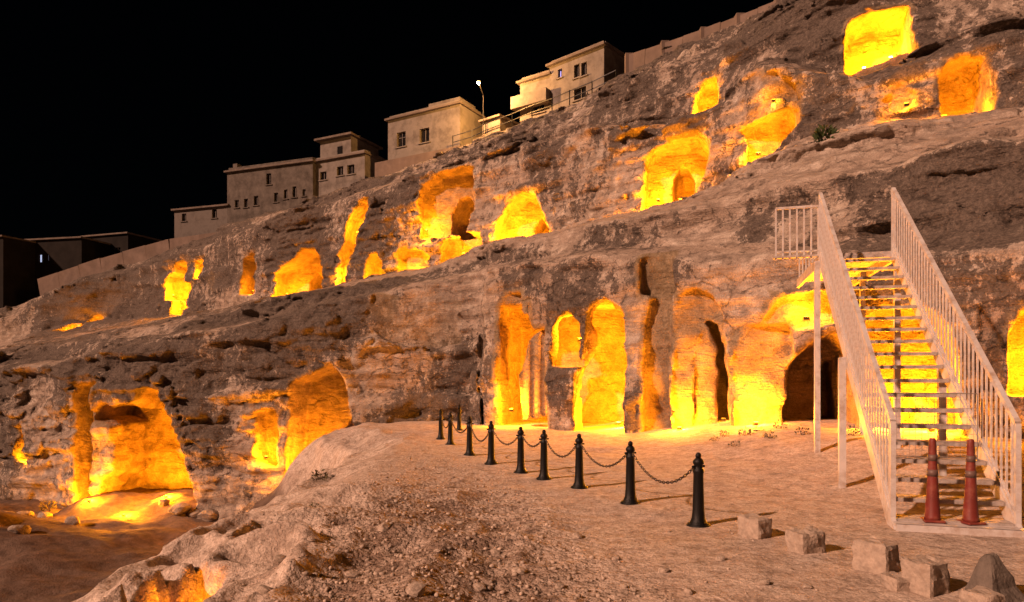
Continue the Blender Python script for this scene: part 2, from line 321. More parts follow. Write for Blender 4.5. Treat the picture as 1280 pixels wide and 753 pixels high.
# ---- tombs: outline of the mouth (as seen), how deep, the way they are cut in, lamps (column, row, depth share, power)
D_W1, D_W0, D_T2, D_T3 = (.33, .94), (.16, .987), (.30, .954), (.36, .933)
TOMBS = [
 # lower right terrace
 dict(n='hall with the carved pillar', d=D_W1, poly=[(610, 548), (610, 378), (785, 378), (792, 548)], b=(.75, 3.4), ref=(700, 460),
      lamps=[(630, 505, .45, 90, 0), (767, 522, .5, 300, 0), (716, 425, .6, 120, 0)]),
 dict(d=D_W1, poly=[(607, 552), (606, 440), (610, 385), (619, 364), (638, 365), (642, 386), (653, 403), (660, 412), (676, 410), (680, 552)], b=(-2.5, 1.2), ref=(700, 460)),
 dict(d=D_W1, poly=[(690, 456), (690, 408), (697, 397), (712, 394), (726, 404), (726, 456)], b=(-2.5, 1.2), ref=(700, 460), rough=.05),
 dict(d=D_W1, poly=[(724, 552), (723, 475), (737, 445), (738, 400), (744, 382), (760, 375), (778, 392), (786, 450), (788, 552)], b=(-2.5, 1.2), ref=(700, 460), rough=.10),
 dict(n='soot-dark recess beside the tall arch', d=D_W1, poly=[(802, 552), (803, 470), (806, 400), (812, 372), (836, 371), (838, 420), (833, 470), (837, 552)], b=(-2.5, .75), ref=(840, 450)),
 dict(n='dark square niche above the recess', d=D_W1, poly=[(798, 368), (797, 322), (808, 314), (838, 314), (840, 366)], b=(-2.5, .7), ref=(820, 345), rough=.06),
 dict(n='tall arched tomb with the half-open doorway', d=D_W1, poly=[(843, 552), (840, 470), (843, 400), (851, 370), (868, 360), (888, 369), (902, 395), (908, 430), (917, 552)], b=(-2.5, .55), ref=(880, 450), rough=.1,
      lamps=[(850, 532, -.1, 120, 0)]),
 dict(d=D_W1, poly=[(867, 552), (864, 470), (873, 420), (884, 401), (897, 403), (904, 440), (908, 490), (914, 552)], b=(-2.5, 2.6), ref=(880, 450), lamps=[(903, 530, .6, 5, 0)], n='doorway in the tall arch'),
 dict(n='flat bright panel under the overhang', d=D_W1, poly=[(919, 532), (917, 418), (930, 408), (985, 407), (990, 430), (986, 532)], b=(-2.5, .5), ref=(950, 470), rough=.06, lamps=[(945, 526, -.08, 125, 0)]),
 dict(n='unlit brown arch beside the stairs', d=D_W1, poly=[(987, 552), (983, 480), (992, 450), (1014, 428), (1045, 414), (1066, 436), (1072, 552)], b=(-2.5, 3.2), ref=(1030, 480), rough=.06),
 dict(d=D_W1, poly=[(1036, 560), (1036, 470), (1046, 446), (1060, 446), (1066, 560)], b=(-2.5, 4.6), ref=(1030, 480), rough=.03),
 dict(n='wide yellow chamber behind the stairs', d=(.5, .866), poly=[(1083, 565), (1082, 400), (1100, 384), (1160, 386), (1190, 425), (1203, 565)], b=(-2.5, 2.2), ref=(1140, 460),
      lamps=[(1110, 535, .35, 170, 0), (1165, 540, .35, 170, 0)]),
 dict(n='orange hollow above the unlit arch', d=D_W1, poly=[(960, 402), (975, 372), (1015, 362), (1045, 372), (1040, 402), (1000, 410)], b=(-2.5, .5), ref=(1000, 390), rough=.2, lamps=[(1008, 401, .1, 34, -.15)]),
 dict(n='orange tomb in the cliff beyond the outer stair railing', d=(.5, .866), poly=[(1267, 492), (1268, 420), (1280, 392), (1330, 385), (1340, 492)], b=(-2.5, 1.6), ref=(1290, 440), lamps=[(1300, 480, .45, 110, 0)]),
 # lower left terrace
 dict(n='big low cave with the spilling floor', d=D_W0, poly=[(112, 670), (118, 600), (131, 592), (131, 533), (106, 524), (112, 506), (160, 512), (174, 492), (188, 484), (206, 488), (224, 528), (242, 585), (258, 670)], b=(-2.5, 2.8), ref=(160, 580), rough=.12,
      lamps=[(200, 612, .3, 210, 'P'), (125, 632, -.6, 130, 'P'), (182, 636, -1.3, 120, 'P')]),
 dict(n='tall slit beside the big low cave', d=D_W0, poly=[(73, 650), (74, 540), (77, 482), (100, 478), (99, 560), (96, 650)], b=(-2.5, 2.0), ref=(160, 580), lamps=[(85, 610, .35, 110, 0)]),
 dict(n='narrow slot beside the slanted tomb', d=D_W0, poly=[(317, 578), (316, 518), (325, 511), (340, 515), (339, 585)], b=(-2.5, 1.1), ref=(330, 550), lamps=[(330, 574, .35, 60, 0)]),
 dict(n='slanted tomb half hidden by the mound', d=D_W0, poly=[(350, 600), (357, 520), (362, 478), (415, 456), (424, 466), (448, 540), (452, 600)], b=(-2.5, 1.9), ref=(400, 520), rough=.05,
      lamps=[(385, 592, .3, 130, 0), (425, 592, .3, 115, 0)]),
 dict(n='finger-wide slit far down the terrace', d=D_W0, poly=[(20, 572), (21, 540), (28, 533), (31, 560), (30, 578)], b=(-2.5, .8), ref=(25, 555), lamps=[(26, 572, .3, 28, 0)]),
 dict(n='pale smoothed panel on the stained cliff', d=D_W0, poly=[(452, 402), (468, 373), (570, 380), (573, 430), (500, 432)], b=(-2.5, .12), ref=(520, 410), rough=.1),
 # second terrace
 dict(n='tallest of the three small far openings', d=D_T2, poly=[(203, 374), (205, 343), (216, 341), (219, 331), (233, 326), (231, 374)], b=(-1.3, 1.8), ref=(218, 355), lamps=[(214, 370, .3, 190, 0)]),
 dict(n='slanted foot of the three small far openings', d=D_T2, poly=[(214, 393), (218, 366), (231, 352), (241, 356), (237, 393)], b=(-1.3, 1.4), ref=(218, 362), lamps=[(224, 388, .2, 120, 0)]),
 dict(n='high window beside the three small far openings', d=D_T2, poly=[(243, 348), (243, 327), (254, 325), (253, 346)], b=(-1.3, 1.0), ref=(248, 337), lamps=[(248, 346, .3, 50, 0)]),
 dict(n='dark doorway with one lit edge', d=D_T2, poly=[(300, 367), (302, 322), (316, 316), (320, 340), (318, 367)], b=(-1.3, 1.8), ref=(310, 345), lamps=[(314, 365, .25, 40, 0)]),
 dict(n='wide arch with two bright lamps', d=D_T2, poly=[(332, 378), (337, 340), (360, 328), (378, 313), (398, 312), (409, 335), (415, 376)], b=(-1.3, 1.9), ref=(372, 350), lamps=[(353, 368, .6, 130, 0), (399, 366, .6, 110, 0)]),
 dict(d=D_T2, poly=[(367, 374), (367, 348), (376, 336), (386, 346), (387, 374)], b=(.5, 3.4), ref=(372, 350)),
 dict(n='tall leaning cleft', d=D_T2, poly=[(420, 357), (421, 330), (428, 300), (436, 272), (452, 253), (467, 250), (462, 275), (445, 310), (432, 335), (430, 357)], b=(-1.3, 1.0), ref=(440, 300), lamps=[(425, 350, .1, 120, -.2), (446, 292, .2, 70, -.2)]),
 dict(n='small round-topped tomb beside the leaning cleft', d=D_T2, poly=[(452, 362), (455, 330), (462, 317), (473, 317), (483, 338), (486, 362)], b=(-1.3, 1.5), ref=(468, 340), lamps=[(470, 355, .35, 100, 0)]),
 dict(n='low ragged hollow under the big square tomb', d=D_T2, poly=[(492, 346), (490, 310), (510, 309), (538, 320), (537, 344)], b=(-1.3, 1.5), ref=(515, 328), rough=.2, lamps=[(514, 342, .3, 120, 0)]),
 dict(n='flat low hollow beside the yellow round tomb', d=D_T2, poly=[(540, 324), (550, 298), (580, 291), (604, 293), (607, 322)], b=(-1.3, 1.6), ref=(575, 308), lamps=[(578, 318, .3, 130, 0)]),
 dict(n='big square tomb with a dark inner arch', d=D_T2, poly=[(516, 295), (517, 250), (522, 228), (545, 213), (575, 208), (594, 212), (594, 268), (585, 290), (560, 296)], b=(-1.3, 1.5), ref=(555, 255), lamps=[(530, 288, .5, 120, 0)]),
 dict(d=D_T2, poly=[(552, 296), (553, 262), (563, 241), (575, 236), (589, 256), (590, 294)], b=(-1.3, 3.0), ref=(555, 255), rough=.05),
 dict(n='yellow round tomb on the ledge', d=D_T2, poly=[(611, 312), (614, 278), (625, 256), (650, 241), (668, 245), (680, 265), (689, 287), (690, 312)], b=(-1.3, 1.8), ref=(650, 278), lamps=[(632, 302, .35, 190, 0), (668, 300, .35, 130, 0)]),
 dict(d=D_T2, poly=[(655, 308), (656, 276), (666, 262), (676, 276), (679, 308)], b=(.5, 3.2), ref=(650, 278)),
 dict(n='broad tomb with a broken jamb', d=D_T2, poly=[(801, 262), (804, 195), (812, 179), (850, 173), (872, 170), (885, 185), (882, 225), (868, 240), (870, 262)], b=(-1.3, 1.9), ref=(842, 215), lamps=[(822, 250, .35, 170, 0), (850, 250, .35, 110, 0)]),
 dict(d=D_T2, poly=[(836, 254), (836, 208), (846, 193), (858, 193), (866, 208), (866, 254)], b=(.5, 3.4), ref=(842, 215)),
 dict(n='crooked tomb with a slanting floor', d=D_T2, poly=[(935, 199), (935, 165), (928, 151), (960, 141), (985, 135), (997, 143), (993, 160), (966, 190), (958, 199)], b=(-1.3, 1.5), ref=(962, 165), lamps=[(948, 192, .35, 110, 0)]),
 dict(n='scorched hollow above the crooked tomb', d=D_T2, poly=[(936, 132), (940, 97), (965, 86), (990, 96), (996, 130)], b=(-1.3, .35), ref=(966, 110), rough=.22, lamps=[(966, 134, -.4, 15, -.3)]),
 # third terrace
 dict(n='small upright tomb high on the slope', d=D_T3, poly=[(868, 145), (870, 118), (880, 101), (895, 97), (898, 144)], b=(-1.3, 1.5), ref=(883, 122), lamps=[(884, 141, .35, 110, 0)]),
 dict(n='largest tomb at the top of the slope', d=D_T3, poly=[(1060, 110), (1058, 40), (1065, 19), (1090, 8), (1136, 5), (1139, 77), (1115, 92), (1085, 102)], b=(-1.3, 1.9), ref=(1098, 55), rough=.05, lamps=[(1085, 70, 1.2, 110, 0), (1120, 56, 1.2, 110, 0)]),
 dict(n='little lit cleft between the top tombs', d=D_T3, poly=[(1113, 140), (1117, 116), (1128, 103), (1144, 111), (1156, 140)], b=(-1.3, .45), ref=(1132, 122), rough=.25, lamps=[(1131, 138, -.3, 26, -.25)]),
 dict(n='neat round-arched tomb near the top', d=D_T3, poly=[(1180, 147), (1178, 95), (1184, 76), (1205, 67), (1228, 71), (1237, 90), (1237, 147)], b=(-1.3, 1.7), ref=(1208, 105), rough=.05, lamps=[(1184, 143, .5, 34, 0), (1232, 143, .5, 30, 0)]),
 dict(n='tiny lit hole on the low far slope', d=D_T2, poly=[(79, 422), (80, 405), (90, 399), (98, 403), (97, 418)], b=(-1.3, 1.1), ref=(88, 410), lamps=[(89, 414, .2, 70, 0)]),
 dict(n='faint reddish hole on the low far slope', d=D_T2, poly=[(113, 410), (115, 398), (122, 395), (123, 408)], b=(-1.3, .8), ref=(118, 402), lamps=[(118, 407, .2, 10, 0)]),
]
SOLIDS = [dict(d=D_W1, poly=[(653, 418), (672, 408), (684, 520), (640, 530), (637, 470)], b=(1.0, 1.5), ref=(700, 460), rough=.03, flute=(.05, 17)),
          dict(d=D_W1, poly=[(866, 556), (862, 470), (870, 424), (882, 408), (893, 440), (896, 556)], b=(.62, .95), ref=(880, 450), rough=.06, flute=(.015, 9)),
          dict(d=D_T3, poly=[(1050, 125), (1060, 92), (1085, 74), (1145, 52), (1145, 125)], b=(.7, 2.6), ref=(1098, 55), rough=.04, flute=(.0, 9))]
for t in TOMBS+SOLIDS:
    d = np.array(t['d']); d = d/np.linalg.norm(d); t['d'] = d; t['o'] = hit(*t['ref']); t['e'] = np.array([d[1], -d[0]])
    t['r'] = t.get('rough', .055)
    pl = []
    for px, py in t['poly']:
        ray = np.array([(px-CX)/F, 1.0]); Y = (t['o'][:2]@d)/(ray@d); w = P(px, py, Y)
        pl.append((w[:2]@t['e'], w[2]))
    t['pl'] = np.array(pl)
def sdpoly(a, z, pl):
    dmin = np.full(np.broadcast(a, z).shape, 1e9); inside = np.zeros(dmin.shape, bool); n = len(pl)
    for i in range(n):
        x0, y0 = pl[i-1]; x1, y1 = pl[i]; ex, ey = x1-x0, y1-y0
        t = np.clip(((a-x0)*ex+(z-y0)*ey)/(ex*ex+ey*ey+1e-9), 0, 1)
        dmin = np.minimum(dmin, (a-x0-ex*t)**2+(z-y0-ey*t)**2)
        c = ((y0 > z) != (y1 > z)) & (a < ex*(z-y0)/(ey if abs(ey) > 1e-9 else 1e-9)+x0); inside ^= c
    d = np.sqrt(dmin); return np.where(inside, -d, d)
def tomb_sd(t, X, Y, Z, nz):
    a = X*t['e'][0]+Y*t['e'][1]; b = X*t['d'][0]+Y*t['d'][1]-t['o'][:2]@t['d']
    taper = 0.03*np.maximum(b, 0)-.05
    s = sdpoly(a, Z, t['pl'])+taper+nz*t['r']*1.6
    return np.maximum(s, np.maximum(b-t['b'][1]+nz*t['r']*1.5, t['b'][0]-b))

NLO, NHI = (-14, 2, -9), (106, 60, 29)
NF = [NoiseField(NLO, NHI, c, s) for c, s in (((7, 7, 5), 1), ((2.6, 2.6, 1.8), 2), ((1.1, 1.1, .7), 3), ((.5, .5, .34), 4), ((5, 5, .7), 5), ((2.2, 2.2, .3), 6))]
NAMP = (.34, .26, .15, .085, .13, .075)
BLK = [((2.6, 2.6, .85), .17, 31), ((1.0, 1.0, .36), .09, 32), ((.42, .42, .2), .035, 33)]     # bedded, jointed blocks
BLR = [np.random.RandomState(sd).rand(64, 64, 64).astype(np.float32)*2-1 for _, _, sd in BLK]
def blocks(ua, va, za, w1, w2):
    out = 0
    for (c, am, sd), Rn in zip(BLK, BLR):
        k = np.floor((za[None, None, :]+w1*c[2]*.8+.03*ua[:, None, None])/c[2]).astype(np.int32)
        i = np.floor((ua[:, None, None]+w2*c[0]*.5+k*.37*c[0])/c[0]).astype(np.int32); j = np.floor((va[None, :, None]-w1*c[1]*.5)/c[1]).astype(np.int32)
        out = out+Rn[i & 63, j & 63, k & 63]*am
    return out

def surface_nets(G, ax):
    s = G > 0
    cnt = np.zeros(tuple(n-1 for n in G.shape), np.uint8)
    for i in (0, 1):
        for j in (0, 1):
            for k in (0, 1):
                cnt += s[i:G.shape[0]-1+i, j:G.shape[1]-1+j, k:G.shape[2]-1+k]
    act = np.argwhere((cnt > 0) & (cnt < 8)); del cnt
    idx = np.full(tuple(n-1 for n in G.shape), -1, np.int32); idx[tuple(act.T)] = np.arange(len(act))
    corner = [(i, j, k) for i in (0, 1) for j in (0, 1) for k in (0, 1)]
    val = {c: G[act[:, 0]+c[0], act[:, 1]+c[1], act[:, 2]+c[2]] for c in corner}
    acc = np.zeros((len(act), 3)); num = np.zeros(len(act))
    for c in corner:
        for axis in range(3):
            if c[axis]: continue
            c2 = list(c); c2[axis] = 1; c2 = tuple(c2)
            g0, g1 = val[c], val[c2]; m = (g0 > 0) != (g1 > 0)
            t = np.where(m, g0/np.where(m, g0-g1, 1), 0)
            p = np.tile(np.array(c, float), (len(act), 1)); p[:, axis] = t
            acc += p*m[:, None]; num += m
    loc = acc/num[:, None]
    V = np.stack([ax[k][act[:, k]]+loc[:, k]*(ax[k][act[:, k]+1]-ax[k][act[:, k]]) for k in range(3)], 1)
    quads = []
    for axis in range(3):
        o1, o2 = [(1, 2), (2, 0), (0, 1)][axis]
        sl0 = [slice(None)]*3; sl1 = [slice(None)]*3; sl0[axis] = slice(0, -1); sl1[axis] = slice(1, None)
        e = np.argwhere(s[tuple(sl0)] != s[tuple(sl1)])
        ok = (e[:, o1] > 0) & (e[:, o2] > 0) & (e[:, o1] < G.shape[o1]-1) & (e[:, o2] < G.shape[o2]-1); e = e[ok]
        def cell(d1, d2):
            q = e.copy(); q[:, o1] -= d1; q[:, o2] -= d2; return idx[q[:, 0], q[:, 1], q[:, 2]]
        q = np.stack([cell(1, 1), cell(0, 1), cell(0, 0), cell(1, 0)], 1)
        flip = ~s[e[:, 0], e[:, 1], e[:, 2]]
        q[~flip] = q[~flip][:, ::-1]
        quads.append(q)
    return V, np.concatenate(quads)

STAINS = [(530, 480, 2.6, .5), (470, 350, 2.2, .45), (720, 345, 1.8, .5), (660, 340, 1.6, .4), (820, 340, 1.3, .8), (1230, 330, 3.0, .35), (1180, 250, 2.0, .25), (150, 415, 6, .55), (300, 398, 5, .55), (60, 440, 5, .45), (400, 374, 4, .45), (240, 405, 5, .5), (300, 440, 4.2, .5), (180, 445, 4.2, .55),
          (90, 450, 3.5, .5), (260, 500, 3., .45), (20, 540, 3., .3), (400, 400, 2.5, .4), (815, 510, 1.0, .85), (560, 400, 1.2, .3), (880, 330, 1.2, .35), (480, 520, 2.0, .35), (150, 380, 8, .5), (60, 430, 4, .4), (290, 520, 2.2, .35), (380, 310, 3, .3), (1230, 220, 1.5, .4), (960, 280, 1.3, .3)]
STAIN_P = [(hit(px, py), r, a) for px, py, r, a in STAINS]
CLEAN_P = [(hit(px, py), r) for px, py, r in [(900, 300, 1.0), (930, 360, 1.2), (1000, 290, .8), (520, 405, 1.4), (700, 300, .9), (640, 300, 2.), (760, 270, 1.5), (770, 460, 1.2), (1260, 320, .7), (290, 500, 1.4), (45, 520, 2.2), (560, 370, 1.2), (460, 450, 1.0), (440, 500, 1.2), (860, 300, .8), (1010, 330, .7), (790, 420, .8)]]

def build_hill(name, ua, va, za, parent=None):
    t1 = time.time()
    U = ua[:, None].astype(np.float32); 
    G = np.empty((len(ua), len(va), len(za)), np.float32)
    tb = tab(TAB, ua[:, None], za[None, :]).astype(np.float32); gr = tab(GRAD, ua[:, None], za[None, :]).astype(np.float32)
    CH = 64
    for s0 in range(0, len(ua), CH):
        sl = slice(s0, min(s0+CH, len(ua)))
        g = (va[None, :, None].astype(np.float32)-tb[sl][:, None, :])/gr[sl][:, None, :]
        for nf, am in zip(NF, NAMP):
            nn = nf.grid(ua[sl], va, za)
            g += (np.abs(nn)*1.4-.5)*am if nf in (NF[2], NF[3]) else (np.clip(nn*2.6, -1, 1)*am if nf in (NF[4], NF[5]) else nn*am)
            if nf is NF[1]: w1 = nn
            if nf is NF[2]: w2 = nn
        am2 = (1-.35*tab(LEDGE, ua[sl][:, None], za[None, :]))*(1-.55*sstep(18, 16, ua[sl])[:, None]*sstep(5.6, 4.6, za)[None, :])
        base = (va[None, :, None].astype(np.float32)-tb[sl][:, None, :])/gr[sl][:, None, :]
        g = base+(g-base+blocks(ua[sl], va, za, w1+w2*.5, w2)*np.clip(.55+w1*1.6, .1, 1.0))*am2[:, None, :].astype(np.float32)
        G[sl] = g
    sel = []
    for t in TOMBS:                                        # carve the tombs
        pl = t['pl']; cs = []
        for a in (pl[:, 0].min()-.8, pl[:, 0].max()+.8):
            for b in (max(t['b'][0], -2.5)-.3, t['b'][1]+.8):
                p = t['e']*a+t['d']*(b+t['o'][:2]@t['d']); cs.append(uv(p[0], p[1]))
        cs = np.array(cs)
        if cs[:, 0].mean() > ua[-1] or cs[:, 0].mean() < ua[0]: continue
        sel.append(t)
        i0, i1 = np.searchsorted(ua, [cs[:, 0].min(), cs[:, 0].max()]); j0, j1 = np.searchsorted(va, [cs[:, 1].min(), cs[:, 1].max()])
        k0, k1 = np.searchsorted(za, [pl[:, 1].min()-.6, pl[:, 1].max()+.6])
        uu, vv, zz = np.meshgrid(ua[i0:i1], va[j0:j1], za[k0:k1], indexing='ij'); X, Y = xy(uu, vv)
        nz = NF[2].grid(ua[i0:i1], va[j0:j1], za[k0:k1])*.6+NF[3].grid(ua[i0:i1], va[j0:j1], za[k0:k1])*.7
        G[i0:i1, j0:j1, k0:k1] = np.minimum(G[i0:i1, j0:j1, k0:k1], tomb_sd(t, X, Y, zz, nz))
    for t in SOLIDS:
        pl = t['pl']; p = t['e']*pl[:, 0].mean()+t['d']*(t['b'][0]+t['o'][:2]@t['d']); cu, cv = uv(*p)
        if not ua[0] < cu < ua[-1]: continue
        i0, i1 = np.searchsorted(ua, [cu-3, cu+3]); j0, j1 = np.searchsorted(va, [cv-3, cv+3]); k0, k1 = np.searchsorted(za, [pl[:, 1].min()-.5, pl[:, 1].max()+.5])
        uu, vv, zz = np.meshgrid(ua[i0:i1], va[j0:j1], za[k0:k1], indexing='ij'); X, Y = xy(uu, vv)
        fl = t['flute'][0]*np.sin((X*t['e'][0]+Y*t['e'][1])*t['flute'][1])
        G[i0:i1, j0:j1, k0:k1] = np.maximum(G[i0:i1, j0:j1, k0:k1], -tomb_sd(t, X+t['d'][0]*fl, Y+t['d'][1]*fl, zz, NF[3].grid(ua[i0:i1], va[j0:j1], za[k0:k1])))
    # the vertical joint where the two terraces meet
    c = hit(600, 440)
    cu, cv = uv(c[0], c[1]); m = np.abs(ua-cu) < 3
    if m.any():
        ii = np.where(m)[0]; uu, vv, zz = np.meshgrid(ua[ii], va, za, indexing='ij'); X, Y = xy(uu, vv)
        w = NF[2].grid(ua[ii], va, za)*.16
        cr = np.maximum(np.abs(X-(-1.15)-w+.02*(zz-2))-(.05+.015*zz.clip(0, 5)+w*.35), Y-25.6)
        cr = np.maximum(cr, zz-5.2)
        G[ii] = np.minimum(G[ii], cr)
    V, Q = surface_nets(G, (ua, va, za)); del G
    X, Y = xy(V[:, 0], V[:, 1]); Z = V[:, 2]
    W = np.stack([X, Y, Z], 1)
    nz = NF[2].pts(V[:, 0], V[:, 1], Z)*.6+NF[3].pts(V[:, 0], V[:, 1], Z)*.7
    own = np.full(len(W), -1); deep = np.zeros(len(W)); best = np.full(len(W), .16)
    for ti, t in enumerate(TOMBS):
        if not any(t is q for q in sel): continue
        pl = t['pl']; a = X*t['e'][0]+Y*t['e'][1]; b = X*t['d'][0]+Y*t['d'][1]-t['o'][:2]@t['d']
        m = (a > pl[:, 0].min()-.5) & (a < pl[:, 0].max()+.5) & (Z > pl[:, 1].min()-.5) & (Z < pl[:, 1].max()+.5) & (b < t['b'][1]+.5) & (b > -.6)
        ii = np.where(m)[0]
        if len(ii) == 0: continue
        sd = tomb_sd(t, X[ii], Y[ii], Z[ii], nz[ii]); k = sd < best[ii]
        own[ii[k]] = ti; best[ii[k]] = sd[k]; 
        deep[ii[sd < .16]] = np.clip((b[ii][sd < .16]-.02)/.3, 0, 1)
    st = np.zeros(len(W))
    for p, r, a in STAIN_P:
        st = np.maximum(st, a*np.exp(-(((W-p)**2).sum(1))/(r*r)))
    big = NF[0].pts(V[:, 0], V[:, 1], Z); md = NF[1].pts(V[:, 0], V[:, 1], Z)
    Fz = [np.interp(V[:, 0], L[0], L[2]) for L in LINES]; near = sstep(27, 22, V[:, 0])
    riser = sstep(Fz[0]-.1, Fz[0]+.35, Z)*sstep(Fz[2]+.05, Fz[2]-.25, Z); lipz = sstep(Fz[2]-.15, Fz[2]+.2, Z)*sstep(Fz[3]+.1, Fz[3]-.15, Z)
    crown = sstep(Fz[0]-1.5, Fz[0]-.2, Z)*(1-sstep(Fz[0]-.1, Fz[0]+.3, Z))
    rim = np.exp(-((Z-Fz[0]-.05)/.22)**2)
    st = .41+st*.9+big*.30+md*.30+riser*(.14*near+.12)+crown*.12-lipz*.45*near-rim*.25+.19*sstep(7.0, 10.0, Z)  # last term darkens the upper slope, painting the floodlight's falloff with height
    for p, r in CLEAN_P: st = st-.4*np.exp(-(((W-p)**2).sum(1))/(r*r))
    print(name, 'verts', len(W), 'quads', len(Q), 'time', round(time.time()-t1, 1))
    # the rock itself, and every tomb as a part of it
    fo = own[Q]; face_own = np.where((fo == fo[:, :1]).all(1), fo[:, 0], -1)
    cent = W[Q].mean(1); keep = np.ones(len(Q), bool)
    root = None
    for tid in [-1]+sorted(set(face_own[face_own >= 0])):
        q = Q[(face_own == tid) & keep]
        if len(q) < 30 and tid >= 0:
            face_own[face_own == tid] = -1
    groups = {}
    for tid in sorted(set(face_own)):
        key = tid
        if tid >= 0 and 'n' not in TOMBS[tid]:              # mouths and inner doorways belong to the chamber before them
            key = tid
            while 'n' not in TOMBS[key]: key -= 1
        groups.setdefault(key, []).append(tid)
    for key in sorted(groups):
        q = Q[np.isin(face_own, groups[key]) & keep]
        used, inv = np.unique(q, return_inverse=True); q2 = inv.reshape(q.shape)
        me = mesh_np(name if key < 0 else 'rock_tomb', W[used], q2)
        put_attr(me, 'stain_and_falloff', st[used]); put_attr(me, 'cave', deep[used]); put_attr(me, 'ledge', tab(LEDGE, V[used, 0], Z[used]))
        if key < 0:
            root = link(name, me, M_ROCK); tag(root, kind='structure')
        else:
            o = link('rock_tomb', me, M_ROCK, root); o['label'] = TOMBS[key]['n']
    return root
def graded(a, b, s0, s1):
    out = [a]
    while out[-1] < b: out.append(out[-1]+lin(s0, s1, np.clip((out[-1]-a)/(b-a), 0, 1)))
    return np.array(out)
RES = .63
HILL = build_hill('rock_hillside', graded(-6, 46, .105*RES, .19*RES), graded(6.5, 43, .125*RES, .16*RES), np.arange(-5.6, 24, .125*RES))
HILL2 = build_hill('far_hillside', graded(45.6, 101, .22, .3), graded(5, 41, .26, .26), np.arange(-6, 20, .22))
# the flat hilltop behind the ridge, where the houses stand
L8 = LINES[7]; o = np.argsort(L8[0]); hv = []; 
for u, v, z in zip(L8[0][o], L8[1][o], L8[2][o]):
    for dv, dz in ((1.5, -.35), (12, .1), (80, .4)):
        x, y = xy(u, v+dv); hv.append((x, y, z+dz))
n = len(o); hq = [(3*i+k, 3*i+k+1, 3*i+k+4, 3*i+k+3) for i in range(n-1) for k in (0, 1)]
me = mesh_np('hilltop', hv, hq); put_attr(me, 'stain_and_falloff', np.full(len(hv), .4)); put_attr(me, 'cave', np.zeros(len(hv)))
tag(link('hilltop', me, M_ROCK), kind='structure')

# ------------------------------------------------------------------ ground: the walkway plateau, its rough edge and the dug-out lower level
def axis(*segs):
    out = [segs[0][0]]
    for a, b, s in segs:
        n = max(1, int(round((b-a)/s))); out += list(a+(b-a)*(np.arange(n)+1)/n)
    return np.array(out)
def growing(a, b, s0):
    out = []; x = a; s = s0
    while abs(x) < abs(b): x += s*(1 if b > a else -1); s *= 1.35; out.append(x)
    return out
gx = axis((-30, -7, .22), (-7, -5.6, .09), (-5.6, 5.5, .045), (5.5, 9, .08), (9, 22, .2)); gx = np.array(sorted(growing(-30, -700, .5))+list(gx)+growing(22, 700, .5))
gy = axis((-6, 3.2, .25), (3.2, 9.5, .045), (9.5, 14, .06), (14, 21, .09), (21, 40, .2)); gy = np.array(sorted(growing(-6, -700, .5))+list(gy)+growing(40, 900, .5))
glo, ghi = (-60, -60), (60, 60)
g1, g2, g3, g4, g5 = [NoiseField(glo, ghi, (c, c), s).grid(gx, gy) for c, s in ((3.0, 21), (1.15, 22), (.45, 23), (.19, 24), (.09, 25))]
XX, YY = np.meshgrid(gx, gy, indexing='ij')
edge = -4.15+g1*.35+g2*.28+g3*.1+.6*sstep(16, 19, YY)*0-2.6*sstep(18.5, 24, YY)
walk = sstep(-2.6, -.4, XX-1.9+.30*(YY-8.2)+g1*.35)                    # 1 on the trodden side of the bollards
walk = np.maximum(walk, sstep(15, 18, YY)*sstep(-3.5, -1.5, XX))
walk = np.maximum(walk, .55*sstep(9.5, 13, YY)*sstep(-3.9, -2.6, XX))
rough = np.clip(1-walk, 0, 1)
bed = sstep(-1.2, -2.4, XX+g1*.6+g2*.3+.12*(YY-7))                        # pale bare bedrock towards the left edge
gravelly = rough*(1-.8*bed)
top = g1*.05+g2*.03*walk+g3*.010*walk+.52*sstep(9.5, 16, YY+.75*XX-3.2)*sstep(2.5, 7.5, XX)
billow = (1-np.abs(g2)*2)*lin(.09, .24, bed)+(1-np.abs(g3)*2)*lin(.045, .095, bed)+(.5-np.abs(g4))*lin(.03, .05, bed)+g5*.008
top = top+rough*(billow-.06-.09*bed)*lin(1.0, .35, sstep(8.5, 12.5, YY))
strata = g2*.10+g3*.06
side = sstep(edge-1.9-g2*.5, edge, XX+strata)                             # 0 low level, 1 plateau
side = np.clip(side+.10*np.sin(side*math.pi)*np.sign(g3)*np.abs(g3)*2, 0, 1)
lip = -.38*sstep(edge+1.6, edge, XX)*rough
low = -4.25+g1*.22+g2*.16+(.5-np.abs(g3))*.12
low = low+.55*sstep(26.6, 31.5, YY)*sstep(-20.2, -18.6, XX)*sstep(-11.6, -13.2, XX)
low = low+1.5*np.exp(-((XX+19.5)**2/9+(YY-24)**2/7))+1.7*np.exp(-((XX+8.2)**2/3.5+(YY-23.5)**2/9))*(1+g2*.4)
ZZ = lin(low, top+lip, side)
